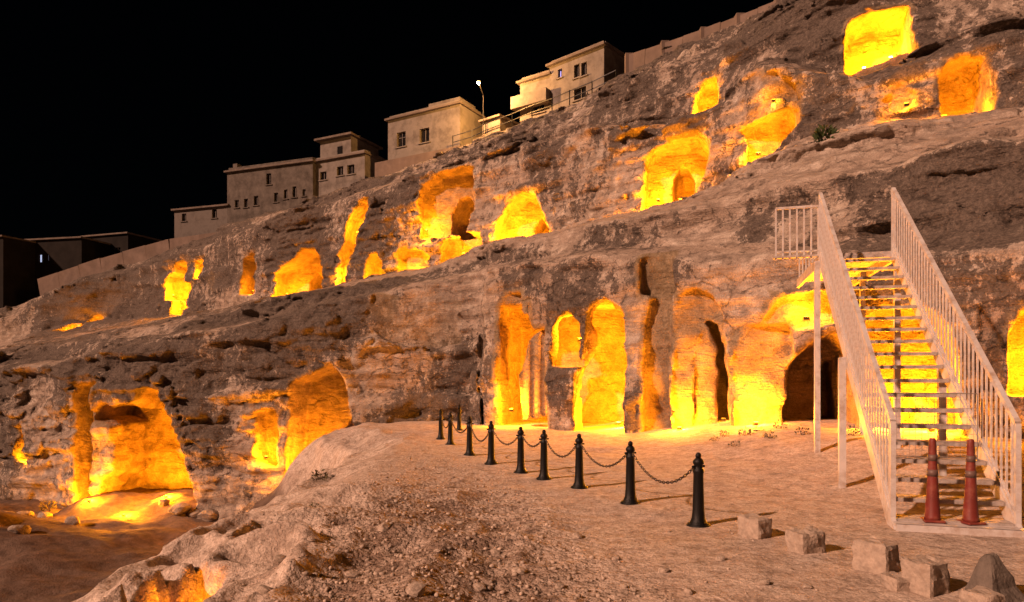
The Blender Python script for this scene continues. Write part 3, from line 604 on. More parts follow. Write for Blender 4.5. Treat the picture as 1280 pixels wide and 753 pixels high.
# the lit pit in the mound
pa = (XX+2.98)*.98+(YY-6.05)*.16; pb = -(XX+2.98)*.16+(YY-6.05)*.98
pd = np.sqrt((pa/(.27+g3*.07))**2+(pb/.78)**2)+g4*.10
ZZ = ZZ-1.15*sstep(1.08, .80, pd)
gi = np.arange(len(gx)*len(gy)).reshape(len(gx), len(gy))
gq = np.stack([gi[:-1, :-1], gi[1:, :-1], gi[1:, 1:], gi[:-1, 1:]], -1).reshape(-1, 4)
me = mesh_np('ground', np.stack([XX, YY, ZZ], -1).reshape(-1, 3), gq)
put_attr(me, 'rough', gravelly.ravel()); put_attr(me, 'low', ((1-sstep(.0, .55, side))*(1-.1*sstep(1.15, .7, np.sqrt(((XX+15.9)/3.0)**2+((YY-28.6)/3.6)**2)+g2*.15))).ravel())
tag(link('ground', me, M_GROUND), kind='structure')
def zg(x, y):
    i = int(np.clip(np.searchsorted(gx, x)-1, 0, len(gx)-2)); j = int(np.clip(np.searchsorted(gy, y)-1, 0, len(gy)-2))
    a = (x-gx[i])/(gx[i+1]-gx[i]); b = (y-gy[j])/(gy[j+1]-gy[j])
    return float(ZZ[i, j]*(1-a)*(1-b)+ZZ[i+1, j]*a*(1-b)+ZZ[i, j+1]*(1-a)*b+ZZ[i+1, j+1]*a*b)
def on_ground(px, py, z0=0.0):
    Y = (HC-z0)*F/(py-CY); X = (px-CX)/F*Y
    for _ in range(4):
        Y = (HC-zg(X, Y))*F/(py-CY); X = (px-CX)/F*Y
    return X, Y, zg(X, Y)

# ------------------------------------------------------------------ flood lamps on the tomb floors
def lamp_parts():
    h = MB().box((0, 0, .13), (.24, .09, .17), bev=.012); h = h.build('housing', M_HOUSING)
    le = MB().box((0, .048, .13), (.20, .008, .13)).build('lens', M_LENS)
    br = MB().bar((-.14, 0, 0), (-.14, 0, .13), .018).bar((.14, 0, 0), (.14, 0, .13), .018).bar((-.16, 0, .0), (.16, 0, .0), .03, .02).build('bracket', M_HOUSING)
    return h.data, le.data, br.data, (h, le, br)
LH, LL, LB, tmp = lamp_parts()
for q in tmp: bpy.data.objects.remove(q)
def flood(loc, aim, power, label, size=.12, colr=LAMP_COL, cone=165, kind='SPOT'):
    r = empty('flood_lamp', loc, math.atan2(-aim[0], aim[1])); tag(r, label, 'lamp', 'flood lamps in the tombs')
    r.scale = (.55, .55, .55)
    link('bracket', LB, parent=r); h = link('housing', LH, parent=r); le = link('lens', LL, parent=r)
    pitch = math.radians(30)
    for q in (h, le):
        q.rotation_euler = (pitch, 0, 0); 
    ld = bpy.data.lights.new('bulb', kind); ld.energy = power; ld.color = colr; ld.shadow_soft_size = size
    if kind == 'SPOT': ld.spot_size = math.radians(cone); ld.spot_blend = .6
    lo = bpy.data.objects.new('bulb', ld); COL.objects.link(lo); lo.parent = r
    lo.location = (0, .02, .27)
    lo.rotation_euler = Vector((0, 1, .95)).to_track_quat('-Z', 'Y').to_euler()
    return r
LAMP_GAIN = 3.7
for t in TOMBS:
    for li, (px, py, share, power, off) in enumerate(t.get('lamps', [])):
        d = t['d']; depth = t['b'][1]; b = share*depth*.5 if share >= 0 else share
        ray = np.array([(px-CX)/F, 1.0]); Y = (t['o'][:2]@d)/(ray@d); w = P(px, py, Y)
        pos = np.array([w[0]+d[0]*b, w[1]+d[1]*b])
        z = w[2]
        if t['d'] is not None and py > 480 and px > 600:      # these chambers share the plateau's floor
            z = max(z-.3, zg(*pos))
        if px < 260 and py > 560: z = max(zg(*pos), t['pl'][:, 1].min()-.1)
        lab = 'small flood lamp in the '+t['n']
        if len(t['lamps']) > 1: lab = ('flood lamp away from the stairs in the ', 'flood lamp on the stair side of the ', 'raised flood lamp in the ')[li]+t['n']
        if 'behind the stairs' in t['n']: lab = ('flood lamp next to the unlit arch in the ', 'flood lamp farther from the unlit arch in the ')[li]+t['n']
        flood((pos[0], pos[1], z), d if share < 1 else -d, power*LAMP_GAIN, lab, kind='POINT')
flood((-2.98, 5.75, zg(-2.98, 5.75)), (-.3, 1), 60, 'small flood lamp in the pit of the rocky mound', kind='POINT')

# ------------------------------------------------------------------ bollards and chains
BP = [(873, 657), (788, 629), (724, 610), (680, 599), (651, 591), (614, 580), (587, 569), (563, 556), (551, 549), (574, 538)]
prof = [(.125, 0), (.125, .03), (.10, .05), (.078, .10), (.068, .20), (.058, .62), (.066, .64), (.066, .67), (.052, .68), (.052, .73), (.064, .74), (.064, .77), (.04, .80), (.018, .815)]
bcols = []
names = ['nearest the stone blocks', 'second from the stone blocks', 'third from the stone blocks', 'fourth from the stone blocks', 'fifth from the stone blocks', 'sixth from the stone blocks',
         'fourth from the cliff wall', 'third from the cliff wall', 'second from the cliff wall', 'standing against the cliff wall']
b0 = None; tops = []
for i, (px, py) in enumerate(BP):
    x, y, z = on_ground(px, py)
    if b0 is None:
        b0 = empty('chain_bollard', (x, y, z-.01))
        MB().lathe(prof[1:], 20).build('post', M_BLACK, b0, True); MB().lathe([(.14, -.03), (.14, .015), (.125, .035), (.10, .04)], 20).build('base_flange', M_BLACK, b0)
        MB().lathe([(.03, .81), (.036, .83), (.03, .855), (.012, .87)], 12).build('finial', M_BLACK, b0, True)
        for s in (-1, 1): MB().rod((s*.05, 0, .705), (s*.09, 0, .705), .014).build('eyelet', M_BLACK, b0)
        b = b0
    else: b = copy_tree(b0); b.location = (x, y, z-.01)
    b.rotation_euler.z = math.radians(25) if i < 8 else math.radians(80)
    tag(b, 'black iron bollard in the chained row, '+names[i], 'bollard', 'chained bollards along the walkway')
    tops.append(Vector((x, y, z+.695)))
def chain(a, b, sag, label):
    # interlocking links along a hanging curve, one mesh
    L = (b-a).length*1.16; n = int(L/.052); bm = bmesh.new(); pts = []
    for i in range(n+1):
        t = i/n; p = a.lerp(b, t); p.z -= sag*(1-(2*t-1)**2); pts.append(p)
    for i in range(n):
        p, q = pts[i], pts[i+1]; d = (q-p); ln = d.length; d.normalize(); c = (p+q)/2
        sd = d.cross(Vector((0, 0, 1))).normalized(); up = sd.cross(d)
        w = sd if i % 2 else up; nn = up if i % 2 else sd
        ring = []
        for k in range(8):
            an = 2*math.pi*k/8; ctr = c+d*math.cos(an)*(ln*.66)+w*math.sin(an)*.0165; rad = (d*math.cos(an)+w*math.sin(an)).normalized()
            ring.append([bm.verts.new(ctr+rad*.0065*math.cos(m)+nn*.0065*math.sin(m)) for m in (0, math.pi/2, math.pi, 3*math.pi/2)])
        for k in range(8):
            A, B = ring[k], ring[(k+1) % 8]
            for m in range(4): bm.faces.new((A[m], A[(m+1) % 4], B[(m+1) % 4], B[m]))
    me = bpy.data.meshes.new('chain'); bmesh.ops.recalc_face_normals(bm, faces=bm.faces[:]); bm.to_mesh(me); bm.free()
    o = link('chain', me, M_CHAIN); tag(o, label, 'chain', 'chains between the bollards')
for i in range(len(tops)-1):
    a, b = tops[i], tops[i+1]; d = (b-a).normalized()*.06
    who = names[i] if i < 6 else names[i+1]
    chain(a+d, b-d, min(.34, .2*(b-a).length+.02)*random.uniform(.8, 1.1), 'iron chain hanging from the bollard '+(names[i] if i < 6 else names[i+1])+(' towards the cliff' if i < 6 else ' towards the blocks'))

# ------------------------------------------------------------------ white steel stairs
S0 = Vector((4.44, 7.87, 0)); yaw = math.atan2(245, 850); H = Vector((math.sin(yaw), math.cos(yaw), 0)); R = Vector((math.cos(yaw), -math.sin(yaw), 0)); SL = .7585
WID = 1.18; RISE = .2; GO = RISE/SL; NTR = 20; TTOP = NTR*GO; ZT = .06+NTR*RISE
st = empty('steel_stairs', S0); tag(st, 'white steel staircase with open treads and slatted railings against the cliff', 'stairs')
def sp(t, r, z): return H*t+R*r+Vector((0, 0, z))                        # local point: along, across, up
Mst = Matrix((R, H, Vector((0, 0, 1)))).transposed()
zb = lambda t: .06+SL*t
for s, r in ((0, -.03), (1, WID+.03)):
    MB().bar(sp(-.12, r, zb(-.12)-.04), sp(TTOP+.05, r, zb(TTOP+.05)-.04), .05, .20).build('stringer', M_WHITE, st)
tread_me = None
for k in range(NTR):
    m = MB()
    if tread_me is None:
        m.box((WID/2, .135, .0), (WID-.008, .05, .035)).box((WID/2, .20, 0), (WID-.008, .05, .03)).box((WID/2, .265, 0), (WID-.008, .05, .03))
        m.box((WID/2, .07, 0), (WID-.008, .05, .03)).box((WID/2, .02, -.01), (WID-.008, .03, .05))
        for q in np.linspace(.06, WID-.06, 8): m.box((q, .15, -.022), (.03, .27, .012))
        o = m.build('tread', M_TREAD, st); tread_me = o.data
    else: o = link('tread', tread_me, parent=st)
    o.location = sp(k*GO-.02, 0, .06+.04+k*RISE); o.rotation_euler = (0, 0, -yaw)
o = MB().box((WID/2, -.10, .0), (WID+.10, .52, .03)).box((WID/2, -.35, -.025), (WID+.10, .03, .08)).build('foot_plate', M_WHITE, st); o.location = sp(.12, 0, .075); o.rotation_euler = (0, 0, -yaw)
RH = 1.17
bal = None
for r in (-.03, WID+.03):
    a, b = sp(0, r, zb(0)+RH), sp(TTOP, r, zb(TTOP)+RH)
    MB().bar(a, b, .06, .06).build('handrail', M_WHITE, st)
    MB().bar(sp(0, r, zb(0)+.14), sp(TTOP, r, zb(TTOP)+.14), .035, .035).build('lower_rail', M_WHITE, st)
    nb = 36
    for k in range(nb+1):
        t = TTOP*k/nb; end = k in (0, nb)
        z0 = zb(t)-.12 if not end else zb(t)-.16
        if bal is None or end:
            o = MB().bar((0, 0, 0), (0, 0, RH+(.12 if not end else .16)), .022 if not end else .055).build('baluster' if not end else 'newel_post', M_WHITE, st)
            if not end: bal = o.data
        else: o = link('baluster', bal, parent=st)
        o.location = sp(t, r, z0); o.rotation_euler = (0, 0, -yaw)
# landing that bridges to the terrace, its railing and posts
x0l, x1l, y0l, y1l = -.85, WID+.06, TTOP+.02, TTOP+3.6
o = MB().box((x1l/2, (y0l+y1l)/2, 0), (x1l+.06, y1l-y0l, .05)).box((x0l/2-.02, y0l+.05, .003), (-x0l, .12, .04)).build('landing', M_TREAD, st); o.location = (0, 0, ZT); o.rotation_euler = (0, 0, -yaw)
for r in (0, x1l-.03): MB().bar(sp(y0l, r, ZT-.10), sp(y1l, r, ZT-.10), .06, .15).build('landing_beam', M_TREAD, st)
MB().bar(sp(y0l, 0, ZT-.06), sp(y0l, x1l, ZT-.06), .05, .06).build('landing_beam', M_TREAD, st)
def rail(p0, p1, n, hgt):
    MB().bar(p0+Vector((0, 0, hgt)), p1+Vector((0, 0, hgt)), .045, .045).build('landing_rail', M_WHITE, st)
    MB().bar(p0+Vector((0, 0, .10)), p1+Vector((0, 0, .10)), .03, .03).build('landing_rail', M_WHITE, st)
    bm_ = None
    for k in range(n+1):
        if bm_ is None: o = MB().bar((0, 0, -.05), (0, 0, hgt), .03).build('landing_baluster', M_WHITE, st); bm_ = o.data
        else: o = link('landing_baluster', bm_, parent=st)
        o.location = p0.lerp(p1, k/n); o.rotation_euler = (0, 0, -yaw)
rail(sp(y0l+.03, x0l+.03, ZT), sp(y0l+.03, -.06, ZT), 6, .95)
rail(sp(y1l-.25, .0, ZT), sp(y1l-.25, x1l-.1, ZT), 16, .5)
for t, r in ((TTOP-.02, -.09), (2.75, -.09), (TTOP-.02, WID+.09), (2.75, WID+.09), (TTOP+2.2, WID-.05)):
    w = S0+sp(t, r, 0); g = zg(w.x, w.y)-.05
    ztop = min(zb(t)-.1, ZT-.05)
    MB().bar(sp(t, r, g), sp(t, r, ztop), .10, .10, up=(R.x, R.y, 0)).build('support_post', M_WHITE, st)
    if t < TTOP+1: MB().bar(sp(t, r, ztop-.02), sp(t, -.03 if r < 0 else WID+.03, ztop-.02), .06, .06).build('support_bracket', M_WHITE, st)
# wire barrier standing across the lower treads
bw = empty('wire_barrier', S0+sp(.93, WID/2, .06+.04+3*RISE+.018), -yaw); tag(bw, 'thin wire mesh barrier standing across the lower treads of the stairs', 'barrier')
m = MB()
for q in np.linspace(-.54, .54, 2): m.rod((q, 0, 0), (q, 0, .82), .006)
for q in (.02, .82): m.rod((-.54, 0, q), (.54, 0, q), .006)
m.build('frame', M_WIRE, bw)
m = MB()
for q in np.linspace(-.5, .5, 15): m.rod((q, 0, .02), (q, 0, .82), .0022, seg=5)
for q in np.linspace(.1, .74, 7): m.rod((-.54, 0, q), (.54, 0, q), .0022, seg=5)
m.build('mesh', M_WIRE, bw)
for q in (-.5, .5): MB().bar((q, -.16, .008), (q, .10, .008), .03, .016).build('foot', M_WIRE, bw)
# two slim traffic cones on the foot plate
cn = None
for i, (r, lab) in enumerate(((.38, 'slim red traffic cone on the stair foot, the one nearer the bollards'), (.76, 'slim red traffic cone on the stair foot, the one farther from the bollards'))):
    loc = S0+sp(.01, r, .09)
    if cn is None:
        cn = empty('traffic_cone', loc)
        MB().box((0, 0, .018), (.22, .22, .03), bev=.012).build('base', M_CONE, cn)
        MB().lathe([(.088, .03), (.08, .06), (.064, .30), (.048, .62), (.036, .90), (.036, .93), (.03, .95), (.018, .955)], 20).build('body', M_CONE, cn, True)
        MB().lathe([(.0565, .525), (.0535, .60)], 20).build('reflective_band', M_BAND, cn, True); MB().lathe([(.0485, .70), (.0455, .77)], 20).build('reflective_band', M_BAND, cn, True)
        c = cn
    else: c = copy_tree(cn)
    c.location = loc; c.rotation_euler = (0, 0, -yaw+i*.4); tag(c, lab, 'traffic cone', 'cones at the stairs')

# ------------------------------------------------------------------ cut stone blocks by the stairs
def rough_block(name, px, py, w, d, h, rz, label, seed, mat=M_BLOCK, taper=0.0, cat='stone block', group='stone blocks by the walkway', topshift=0.0):
    x, y, z = on_ground(px, py); rs = random.Random(seed)
    bm = bmesh.new(); bmesh.ops.create_cube(bm, size=1); bmesh.ops.subdivide_edges(bm, edges=bm.edges[:], cuts=6, use_grid_fill=True)
    for v in bm.verts:
        k = 1-taper*(v.co.z+.5)
        c = Vector((v.co.x*w*k, v.co.y*d*k, (v.co.z+.5)*h))
        n = sum(abs(q) > .49 for q in v.co)
        if n >= 2: c = c.lerp(Vector((0, 0, h/2)), .045+.03*(n-2)+rs.uniform(-.012, .03))
        kk = mnoise.noise(c*9+Vector((seed*7.1, 0, 0)))*.028+mnoise.noise(c*24+Vector((0, seed*3.3, 0)))*.012
        v.co = c*(1+kk/max(.12, c.length))+Vector((rs.uniform(-1, 1), rs.uniform(-1, 1), rs.uniform(-1, 1)))*.002
        v.co.x += topshift*(v.co.z/h)
    me = bpy.data.meshes.new(name); bm.to_mesh(me); bm.free()
    o = link(name, me, mat); o.location = (x, y+d*.3, z-.06); o.rotation_euler = (rs.uniform(-.04, .04), rs.uniform(-.04, .04), rz)
    return tag(o, label, cat, group)
rough_block('stone_block', 947, 672, .22, .30, .27, .5, 'pale stone block beside the bollard shadow, farthest from the stair foot', 1)
rough_block('stone_block', 1012, 691, .30, .24, .27, .35, 'squat pale stone block with rounded top lying on the gravel', 2)
rough_block('stone_block', 1102, 716, .22, .30, .30, .55, 'upright stone block in front of the nearer stair newel post', 3)
rough_block('stone_block', 1162, 742, .27, .24, .31, .5, 'large square stone block in front of the cones', 4)
rough_block('stone_block', 1126, 738, .17, .2, .16, .2, 'small broken stone lump between two larger blocks', 5)
rough_block('stone_block', 1236, 768, .20, .22, .20, .35, 'chipped stone block beside the dark tapered block', 6)
rough_block('tapered_block', 1254, 752, .40, .30, .40, .3, 'dark grey tapered block in front of the stairs', 7, M_DGREY, .78, 'concrete marker', None, -.04)  # dark grey solid narrowing upward; what it is stays open

# ------------------------------------------------------------------ houses along the ridge
def facade_frame(pl, Yl, pr, Yr):
    A = np.array([(pl-CX)/F*Yl, Yl]); B = np.array([(pr-CX)/F*Yr, Yr]); L = np.linalg.norm(B-A); e = (B-A)/L; n = np.array([-e[1], e[0]])
    if n[1] < 0: n = -n
    return A, e, n, L
def on_facade(A, e, n, px, py):
    ray = np.array([(px-CX)/F, 1.0]); Y = (A@n)/(ray@n); w = P(px, py, Y); return float((w[:2]-A)@e), float(w[2])
def house(name, label, pl, Yl, pr, Yr, top, base_z, depth, mat, wins, roofmat=M_ROOF, cat='house', roof=True, side_wins=(), parapet=.0, group='houses on the ridge'):
    A, e, n, L = facade_frame(pl, Yl, pr, Yr); zt = on_facade(A, e, n, *top)[1]
    root = empty(name, (A[0], A[1], base_z), math.atan2(e[1], e[0])); tag(root, label, cat, group)
    H_ = zt-base_z; holes = []
    for w in wins:
        s0, z1 = on_facade(A, e, n, w[0], w[1]); s1, z0 = on_facade(A, e, n, w[2], w[3]); holes.append((s0, s1, z0-base_z, z1-base_z, w[4] if len(w) > 4 else None))
    S = sorted({0, L, *[h[0] for h in holes], *[h[1] for h in holes]}); Zs = sorted({0, H_, *[h[2] for h in holes], *[h[3] for h in holes]})
    V = []; Q = []
    def quad(*ps): i = len(V); V.extend(ps); Q.append((i, i+1, i+2, i+3))
    for s0, s1 in zip(S, S[1:]):
        for z0, z1 in zip(Zs, Zs[1:]):
            sm, zm = (s0+s1)/2, (z0+z1)/2
            if any(h[0] < sm < h[1] and h[2] < zm < h[3] for h in holes): continue
            quad((s0, 0, z0), (s1, 0, z0), (s1, 0, z1), (s0, 0, z1))
    rv = .22
    for s0, s1, z0, z1, _ in holes:
        quad((s0, 0, z0), (s0, rv, z0), (s1, rv, z0), (s1, 0, z0)); quad((s0, 0, z1), (s1, 0, z1), (s1, rv, z1), (s0, rv, z1))
        quad((s0, 0, z0), (s0, 0, z1), (s0, rv, z1), (s0, rv, z0)); quad((s1, 0, z0), (s1, rv, z0), (s1, rv, z1), (s1, 0, z1))
    quad((0, depth, 0), (0, 0, 0), (0, 0, H_), (0, depth, H_)); quad((L, 0, 0), (L, depth, 0), (L, depth, H_), (L, 0, H_)); quad((L, depth, 0), (0, depth, 0), (0, depth, H_), (L, depth, H_))
    me = mesh_np('wall', V, Q, False); link('wall', me, mat, root)
    for s0, s1, z0, z1, lit in holes:
        c = ((s0+s1)/2, 0, (z0+z1)/2); w, h = s1-s0, z1-z0
        wd = MB().bar((s0, rv-.03, z0), (s0, rv-.03, z1), .09, .07).bar((s1, rv-.03, z0), (s1, rv-.03, z1), .09, .07)
        wd.bar((s0, rv-.03, z0), (s1, rv-.03, z0), .07, .09).bar((s0, rv-.03, z1), (s1, rv-.03, z1), .07, .09).bar((c[0], rv-.03, z0), (c[0], rv-.03, z1), .05, .05)
        if h > 1.2: wd.bar((s0, rv-.03, z0+h*.65), (s1, rv-.03, z0+h*.65), .05, .05)
        wo = wd.build('window', M_FRAME, root)
        pm = M_GLASS if lit is None else lit
        link('pane', mesh_np('pane', [(s0-.05, rv, z0-.05), (s1+.05, rv, z0-.05), (s1+.05, rv, z1+.05), (s0-.05, rv, z1+.05)], [(0, 1, 2, 3)], False), pm, wo)
        MB().box((c[0], -.03, z0-.05), (w+.25, .14, .08)).build('sill', mat, wo)
    if roof:
        rf = MB().box((L/2, depth/2-.05, H_+.07), (L+.35, depth+.45, .16)).build('roof', roofmat, root)
        if parapet:
            for a_, b_ in (((.1, .15), (L-.1, .15)), ((.1, depth-.15), (L-.1, depth-.15)), ((.1, .25), (.1, depth-.25)), ((L-.1, .25), (L-.1, depth-.25))):
                MB().bar((*a_, H_+.15+parapet/2), (*b_, H_+.15+parapet/2), .16, parapet).build('parapet', mat, rf)
    return root, L, H_
def rect(x, y, w, h, m=None): return (x-w/2, y-h/2, x+w/2, y+h/2, m)
M_LITW = glow('cold_lit_window', (.55, .42, 1.0), .55); M_LITC = glow('white_lit_window', (.62, .70, 1.0), .42); M_LITD = glow('dim_lit_window', (.4, .4, .55), .10)
r1, L, H_ = house('village_house', 'low flat-roofed house at the low end of the ridge row', 218, 67, 285, 65, (250, 261), 13.6, 7, M_PLAST, [rect(230, 272, 5.5, 9), rect(268, 267, 6, 11)])
r2, L, H_ = house('village_house', 'long three-storey stone house with two rows of small windows', 284, 65, 391, 61.6, (340, 209), 14, 9, M_STONEW,
      [rect(296, 255, 5, 9), rect(307.5, 254, 5, 10), rect(320, 251, 5.5, 11), rect(345, 247, 5, 11), rect(357, 243, 4.5, 11), rect(368, 240, 5, 13), rect(336, 224, 6, 13), rect(380, 241, 4, 8)], parapet=.3)
MB().box((.3, 1.0, H_+.6), (.5, .6, .9)).build('chimney', M_STONEW, r2)
r3, L, H_ = house('village_house', 'two-tier plastered house with three square windows and a roof room', 391, 62.2, 456, 59.6, (430, 197), 15.5, 6.5, M_PALE, [rect(404, 220, 8, 9), rect(425, 214, 8, 10), rect(438.5, 212, 9, 10)], parapet=.25)
up = MB().box((L*.36, 2.6, H_+1.05), (L*.60, 4.0, 2.0)).build('roof_room', M_PALE, r3)
MB().box((L*.36, 2.5, H_+2.16), (L*.60+.7, 4.7, .18)).build('roof_slab', M_ROOF, up); MB().box((L*.45, .58, H_+.95), (.55, .06, .7)).build('window', M_GLASS, up)
r4, L, H_ = house('village_house', 'square house beside the street lamp, its side wall lit yellow', 485, 58.3, 575, 54.6, (530, 141), 18.2, 3.4, M_PALE, [rect(501.5, 174.5, 11, 16), rect(530.5, 169.5, 12, 15)], parapet=.25)
up = MB().box((L*.72, 1.9, H_+.55), (L*.42, 2.4, .8)).build('roof_room', M_PALE, r4)
MB().box((L*.5, -.5, .2), (L+1.2, 1.0, 3.0)).build('footing', M_RET, r4)
r4b, L, H_ = house('yard_hut', 'small yellow-lit yard wall and hut under the street lamp', 603, 53.3, 625, 52.2, (614, 150), 19.2, 2.0, M_PALE, [])
r5, L, H_ = house('village_house', 'two-storey house with a balcony window and one violet-lit pane', 687, 49.6, 755, 46.4, (720, 71), 18.5, 5.5, M_PALE,
      [rect(700, 92, 5, 9, M_LITW), rect(721, 89, 7, 14), rect(730, 86.5, 7, 14), rect(725, 117, 15, 9)], parapet=.25)
r6, L, H_ = house('village_house', 'lower wing with a doorway beside the two-storey house', 650, 51.2, 687, 49.7, (668, 100), 18.5, 5.5, M_PALE, [rect(673, 132, 15, 14)], parapet=.3)
MB().box((L*.45, -.35, H_*.70), (L+.5, .7, .9)).build('balcony', M_PALE, r6)
house('village_house', 'dim flat-roofed house behind the smooth pale retaining wall', 105, 77, 160, 75, (140, 294), 9, 7, M_SHADEH, [rect(146, 314, 9, 8)], cat='house')
house('village_house', 'unlit dark house with two small white windows below the ridge row', 8, 74, 102, 72, (60, 300), 6, 8, M_SHADEH, [rect(50.5, 323, 5, 10, M_LITC), rect(59.5, 322, 3, 8, M_LITD)])
house('village_house', 'dark house with a single window next to the unlit house', -110, 74, 4, 70, (-40, 300), 4, 8, M_SHADEH, [rect(-40, 340, 9, 10)])

# retaining walls along the ridge, panel by panel
def panel_wall(name, label, pts, step, hgt, mat, thick=.35, drop=.5, cope=True):
    """pts: (column, row of the top, distance)"""
    W3 = [Vector(P(*p)) for p in pts]; root = empty(name, W3[0]); tag(root, label, 'wall'); org = W3[0]
    for a, b in zip(W3, W3[1:]):
        n = max(1, int(round((b-a).length/step)))
        for k in range(n):
            p, q = a.lerp(b, k/n)-org, a.lerp(b, (k+1)/n)-org; d = (q-p).normalized()*.012
            j = Vector((0, 0, random.uniform(-.04, .04)))
            M_ = MB(); p2, q2 = p+d+j, q-d+j; mid = Vector((0, 0, -(hgt+drop)/2))
            M_.bar(p2+mid, q2+mid, thick, hgt+drop); M_.build('panel', mat, root)
            if k % 2 == 0 and cope: MB().bar(p+Vector((0, 0, .06-(hgt+drop))), p+Vector((0, 0, .10)), thick+.14, thick+.10, up=(0, 1, 0)).build('pier', mat, root)
    return root
panel_wall('retaining_wall', 'blocky parapet wall along the top of the slope, beyond the two-storey house', [(786, 70, 44.6), (880, 38, 40.6), (1000, -8, 36)], 1.25, 1.15, M_RET)
panel_wall('retaining_wall', 'smooth pale retaining wall below the long stone house', [(52, 349, 70), (130, 323, 68), (215, 299, 65.5), (292, 288, 63.2)], 3.2, 1.5, M_RET, .5, 1.2, False)
# railing along the ridge between the houses
fn = empty('ridge_railing', P(560, 170, 54)); tag(fn, 'thin metal railing on the ridge between the houses', 'railing'); org = Vector(fn.location)
fp = [Vector(P(px, py, Y))-org for px, py, Y in ((566, 187, 54.2), (590, 180, 53.2), (607, 172, 52.4), (640, 160, 50.8), (665, 150, 49.2), (690, 142, 47.8), (712, 133, 46.8), (740, 122, 45.6), (770, 108, 44.6))]
for p in fp: MB().bar(p+Vector((0, 0, -.5)), p+Vector((0, 0, 1.1)), .07).build('post', M_POLE, fn)
for p, q in zip(fp, fp[1:]):
    for h in (.55, 1.05): MB().bar(p+Vector((0, 0, h)), q+Vector((0, 0, h)), .045).build('rail', M_POLE, fn)
# street lamp
sl = empty('street_lamp', Vector(P(604, 178, 51.5))); tag(sl, 'lit street lamp on a thin pole between the two upper houses', 'street lamp')
hz = Vector(P(603, 116, 51.5)).z-sl.location.z
MB().rod((0, 0, -.6), (0, 0, hz-.1), .035, .025).build('pole', M_POLE, sl); MB().rod((0, 0, hz-.15), (-.25, -1.5, hz+.05), .03).build('arm', M_POLE, sl)
MB().box((-.27, -1.65, hz+.09), (.26, .5, .10), bev=.02).build('head', M_POLE, sl)
MB().lathe([(.02, -.14), (.09, -.11), (.12, -.04), (.11, .0)], 14, (-.27, -1.68, hz+.04)).build('bulb_glass', glow('street_lamp_glass', (1, .68, .36), 14), sl, True)
ld = bpy.data.lights.new('bulb', 'POINT'); ld.energy = 2400; ld.color = (1.0, .47, .13); ld.shadow_soft_size = .12
lo = bpy.data.objects.new('bulb', ld); COL.objects.link(lo); lo.parent = sl; lo.location = (-.27, -1.68, hz-.22)

# ------------------------------------------------------------------ weeds, shrubs, loose stones
def leaf_tuft(loc, rad, hgt, n, mat, seed, name, label, cat, group, upright=.5):
    rs = random.Random(seed); V = []; Q = []
    for _ in range(n):
        az = rs.uniform(0, 2*math.pi); el = rs.uniform(.15, 1.0); rr = rad*rs.random()**.6
        b = Vector((math.cos(az)*rr*.7, math.sin(az)*rr*.7, hgt*rs.random()**1.3*(1-.5*rr/rad)))
        d = Vector((math.cos(az)*(1-upright*el), math.sin(az)*(1-upright*el), el)).normalized(); ln = hgt*rs.uniform(.18, .38)
        s = d.cross(Vector((rs.uniform(-1, 1), rs.uniform(-1, 1), rs.uniform(-1, 1)))).normalized()*ln*.2
        i = len(V); V += [b, b+d*ln*.5+s, b+d*ln, b+d*ln*.5-s]; Q.append((i, i+1, i+2, i+3))
    root = empty(name, loc); tag(root, label, cat, group)
    link('foliage', mesh_np('foliage', [tuple(v) for v in V], Q, False), mat, root)
    m = MB()
    for k in range(5):
        az = k*1.26+rs.random(); m.rod((0, 0, -.05), (math.cos(az)*rad*.5, math.sin(az)*rad*.5, hgt*.7), .02*hgt, .006*hgt, 5)
    m.build('stems', M_BARK, root); return root
h = hit(1033, 180)
leaf_tuft((h[0], h[1]+.1, h[2]-.1), .38, .75, 420, M_LEAF, 3, 'shrub', 'dark green shrub growing on the rock above the stairs', 'shrub', None)
wl = 'low dry weed tuft on the rubble at the foot of the lit wall'
for i, (px, py, s) in enumerate([(905, 549, .16), (932, 553, .2), (948, 549, .15), (975, 553, .2), (893, 556, .14), (962, 566, .18), (1003, 570, .2), (918, 566, .16), (1066, 575, .2)]):
    x, y, z = on_ground(px, py); leaf_tuft((x, y, z), s, s*1.1, 60, M_DRY, 20+i, 'weed_tuft', wl, 'weed', 'weeds at the foot of the lit wall')
for px, py, s, lab in [(400, 602, .2, 'dark dry weed near the far edge of the mound'), (392, 640, .12, 'small weed in a crack of the mound'), (60, 640, .4, 'scrubby weed on the dark rubble of the lower level')]:
    x, y, z = on_ground(px, py, 0 if px > 100 else -4); leaf_tuft((x, y, z), s, s*1.2, 110, M_DRY, 50+px, 'weed_tuft', lab, 'weed', None)

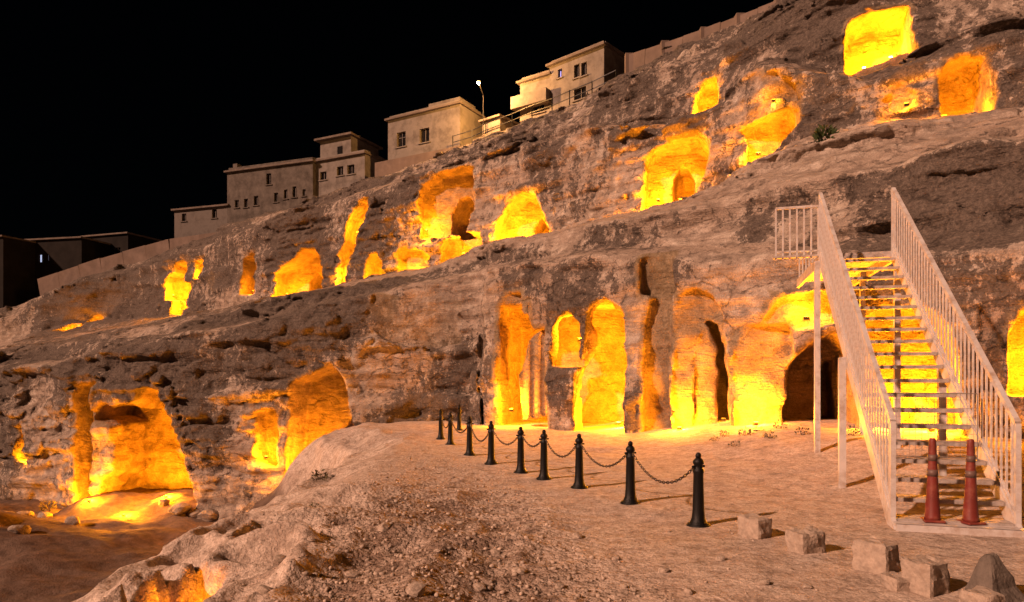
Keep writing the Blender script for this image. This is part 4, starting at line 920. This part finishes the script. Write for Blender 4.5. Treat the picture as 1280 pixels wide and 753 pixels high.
def stone_mesh(name, seed, sub=2):
    rs = np.random.RandomState(seed); bm = bmesh.new(); bmesh.ops.create_icosphere(bm, subdivisions=sub, radius=1)
    sc = rs.uniform(.65, 1.15, 3)*np.array([1, 1, .7]); pl = rs.randn(7, 3); pl /= np.linalg.norm(pl, axis=1)[:, None]
    for v in bm.verts:
        c = np.array(v.co)
        for p in pl:
            k = c@p
            if k > .72: c = c-p*(k-.72)*.85
        v.co = Vector(c*sc*(1+rs.uniform(-.04, .04)))
    me = bpy.data.meshes.new(name); bm.to_mesh(me); bm.free(); return me
SM = [stone_mesh('loose_stone', k) for k in range(6)]
for m_ in SM: m_.materials.append(M_PEBBLE)
rs = random.Random(11)
big_stones = [(722, 672, .075), (648, 716, .09), (700, 735, .06), (600, 735, .07), (480, 662, .08), (352, 690, .10), (330, 742, .09), (548, 690, .06), (770, 700, .05), (830, 715, .06), (900, 700, .05), (440, 720, .08),
              (520, 742, .09), (390, 668, .06), (860, 742, .07), (955, 730, .06), (620, 690, .06), (290, 668, .09), (210, 690, .08), (1010, 735, .05), (575, 655, .05), (660, 660, .05)]
for i, (px, py, s) in enumerate(big_stones):
    x, y, z = on_ground(px, py)
    o = link('loose_stone', SM[i % 6]); o.location = (x, y, z+s*.12); o.scale = (s, s, s); o.rotation_euler = (rs.uniform(-.3, .3), rs.uniform(-.3, .3), rs.uniform(0, 6.3))
    tag(o, 'pale loose stone half sunk in the gravel of the mound', 'stone', 'loose stones on the mound')
for i, (px, py, s) in enumerate([(30, 640, .55), (10, 610, .5), (55, 620, .4), (25, 668, .4), (90, 655, .35), (225, 618, .5), (262, 604, .55), (285, 590, .4), (245, 628, .35), (205, 640, .3)]):
    x, y, z = on_ground(px, py, -4.0)
    if y > 29.5: y = 28.5; x = (px-CX)/F*y; z = zg(x, y)
    o = link('boulder', stone_mesh('boulder', 40+i, 3), M_ROCK); o.location = (x, y, z+s*.2); o.scale = (s, s, s); o.rotation_euler = (rs.uniform(-.3, .3), rs.uniform(-.3, .3), rs.uniform(0, 6.3))
    tag(o, 'dark fallen boulder on the lower level in front of the big low cave', 'boulder', 'fallen boulders on the lower level')
# gravel
ico = bmesh.new(); bmesh.ops.create_icosphere(ico, subdivisions=1, radius=1); iv = np.array([v.co for v in ico.verts]); iff = np.array([[v.index for v in f.verts] for f in ico.faces]); ico.free()
npr = np.random.RandomState(5); GV = []; GF = []; cnt = 0
while cnt < 3600:
    y = 3.6+11*npr.rand()**1.7; x = npr.uniform(-5.0, min(8, .2+.8*y)); i = np.searchsorted(gx, x); j = np.searchsorted(gy, y); rg = gravelly[i, j]
    if npr.rand() > .08+rg or abs(x) > .82*y: continue
    s = .008+.03*npr.rand()**3.2*(1 if rg > .4 else .45); q = npr.rand()*6.28; c, sn = math.cos(q), math.sin(q)
    v = iv*npr.uniform(.7, 1.2, (len(iv), 1))*s*np.array([1, npr.uniform(.6, 1), npr.uniform(.45, .8)]); v = np.stack([v[:, 0]*c-v[:, 1]*sn, v[:, 0]*sn+v[:, 1]*c, v[:, 2]], 1)
    GV.append(v+np.array([x, y, zg(x, y)+s*.25])); GF.append(iff+cnt*len(iv)); cnt += 1
tag(link('gravel', mesh_np('gravel', np.concatenate(GV), np.concatenate(GF), False), M_PEBBLE), 'fine pale gravel scattered over the mound and walkway', 'gravel', kind='stuff')
print('script time', round(time.time()-T0, 1))
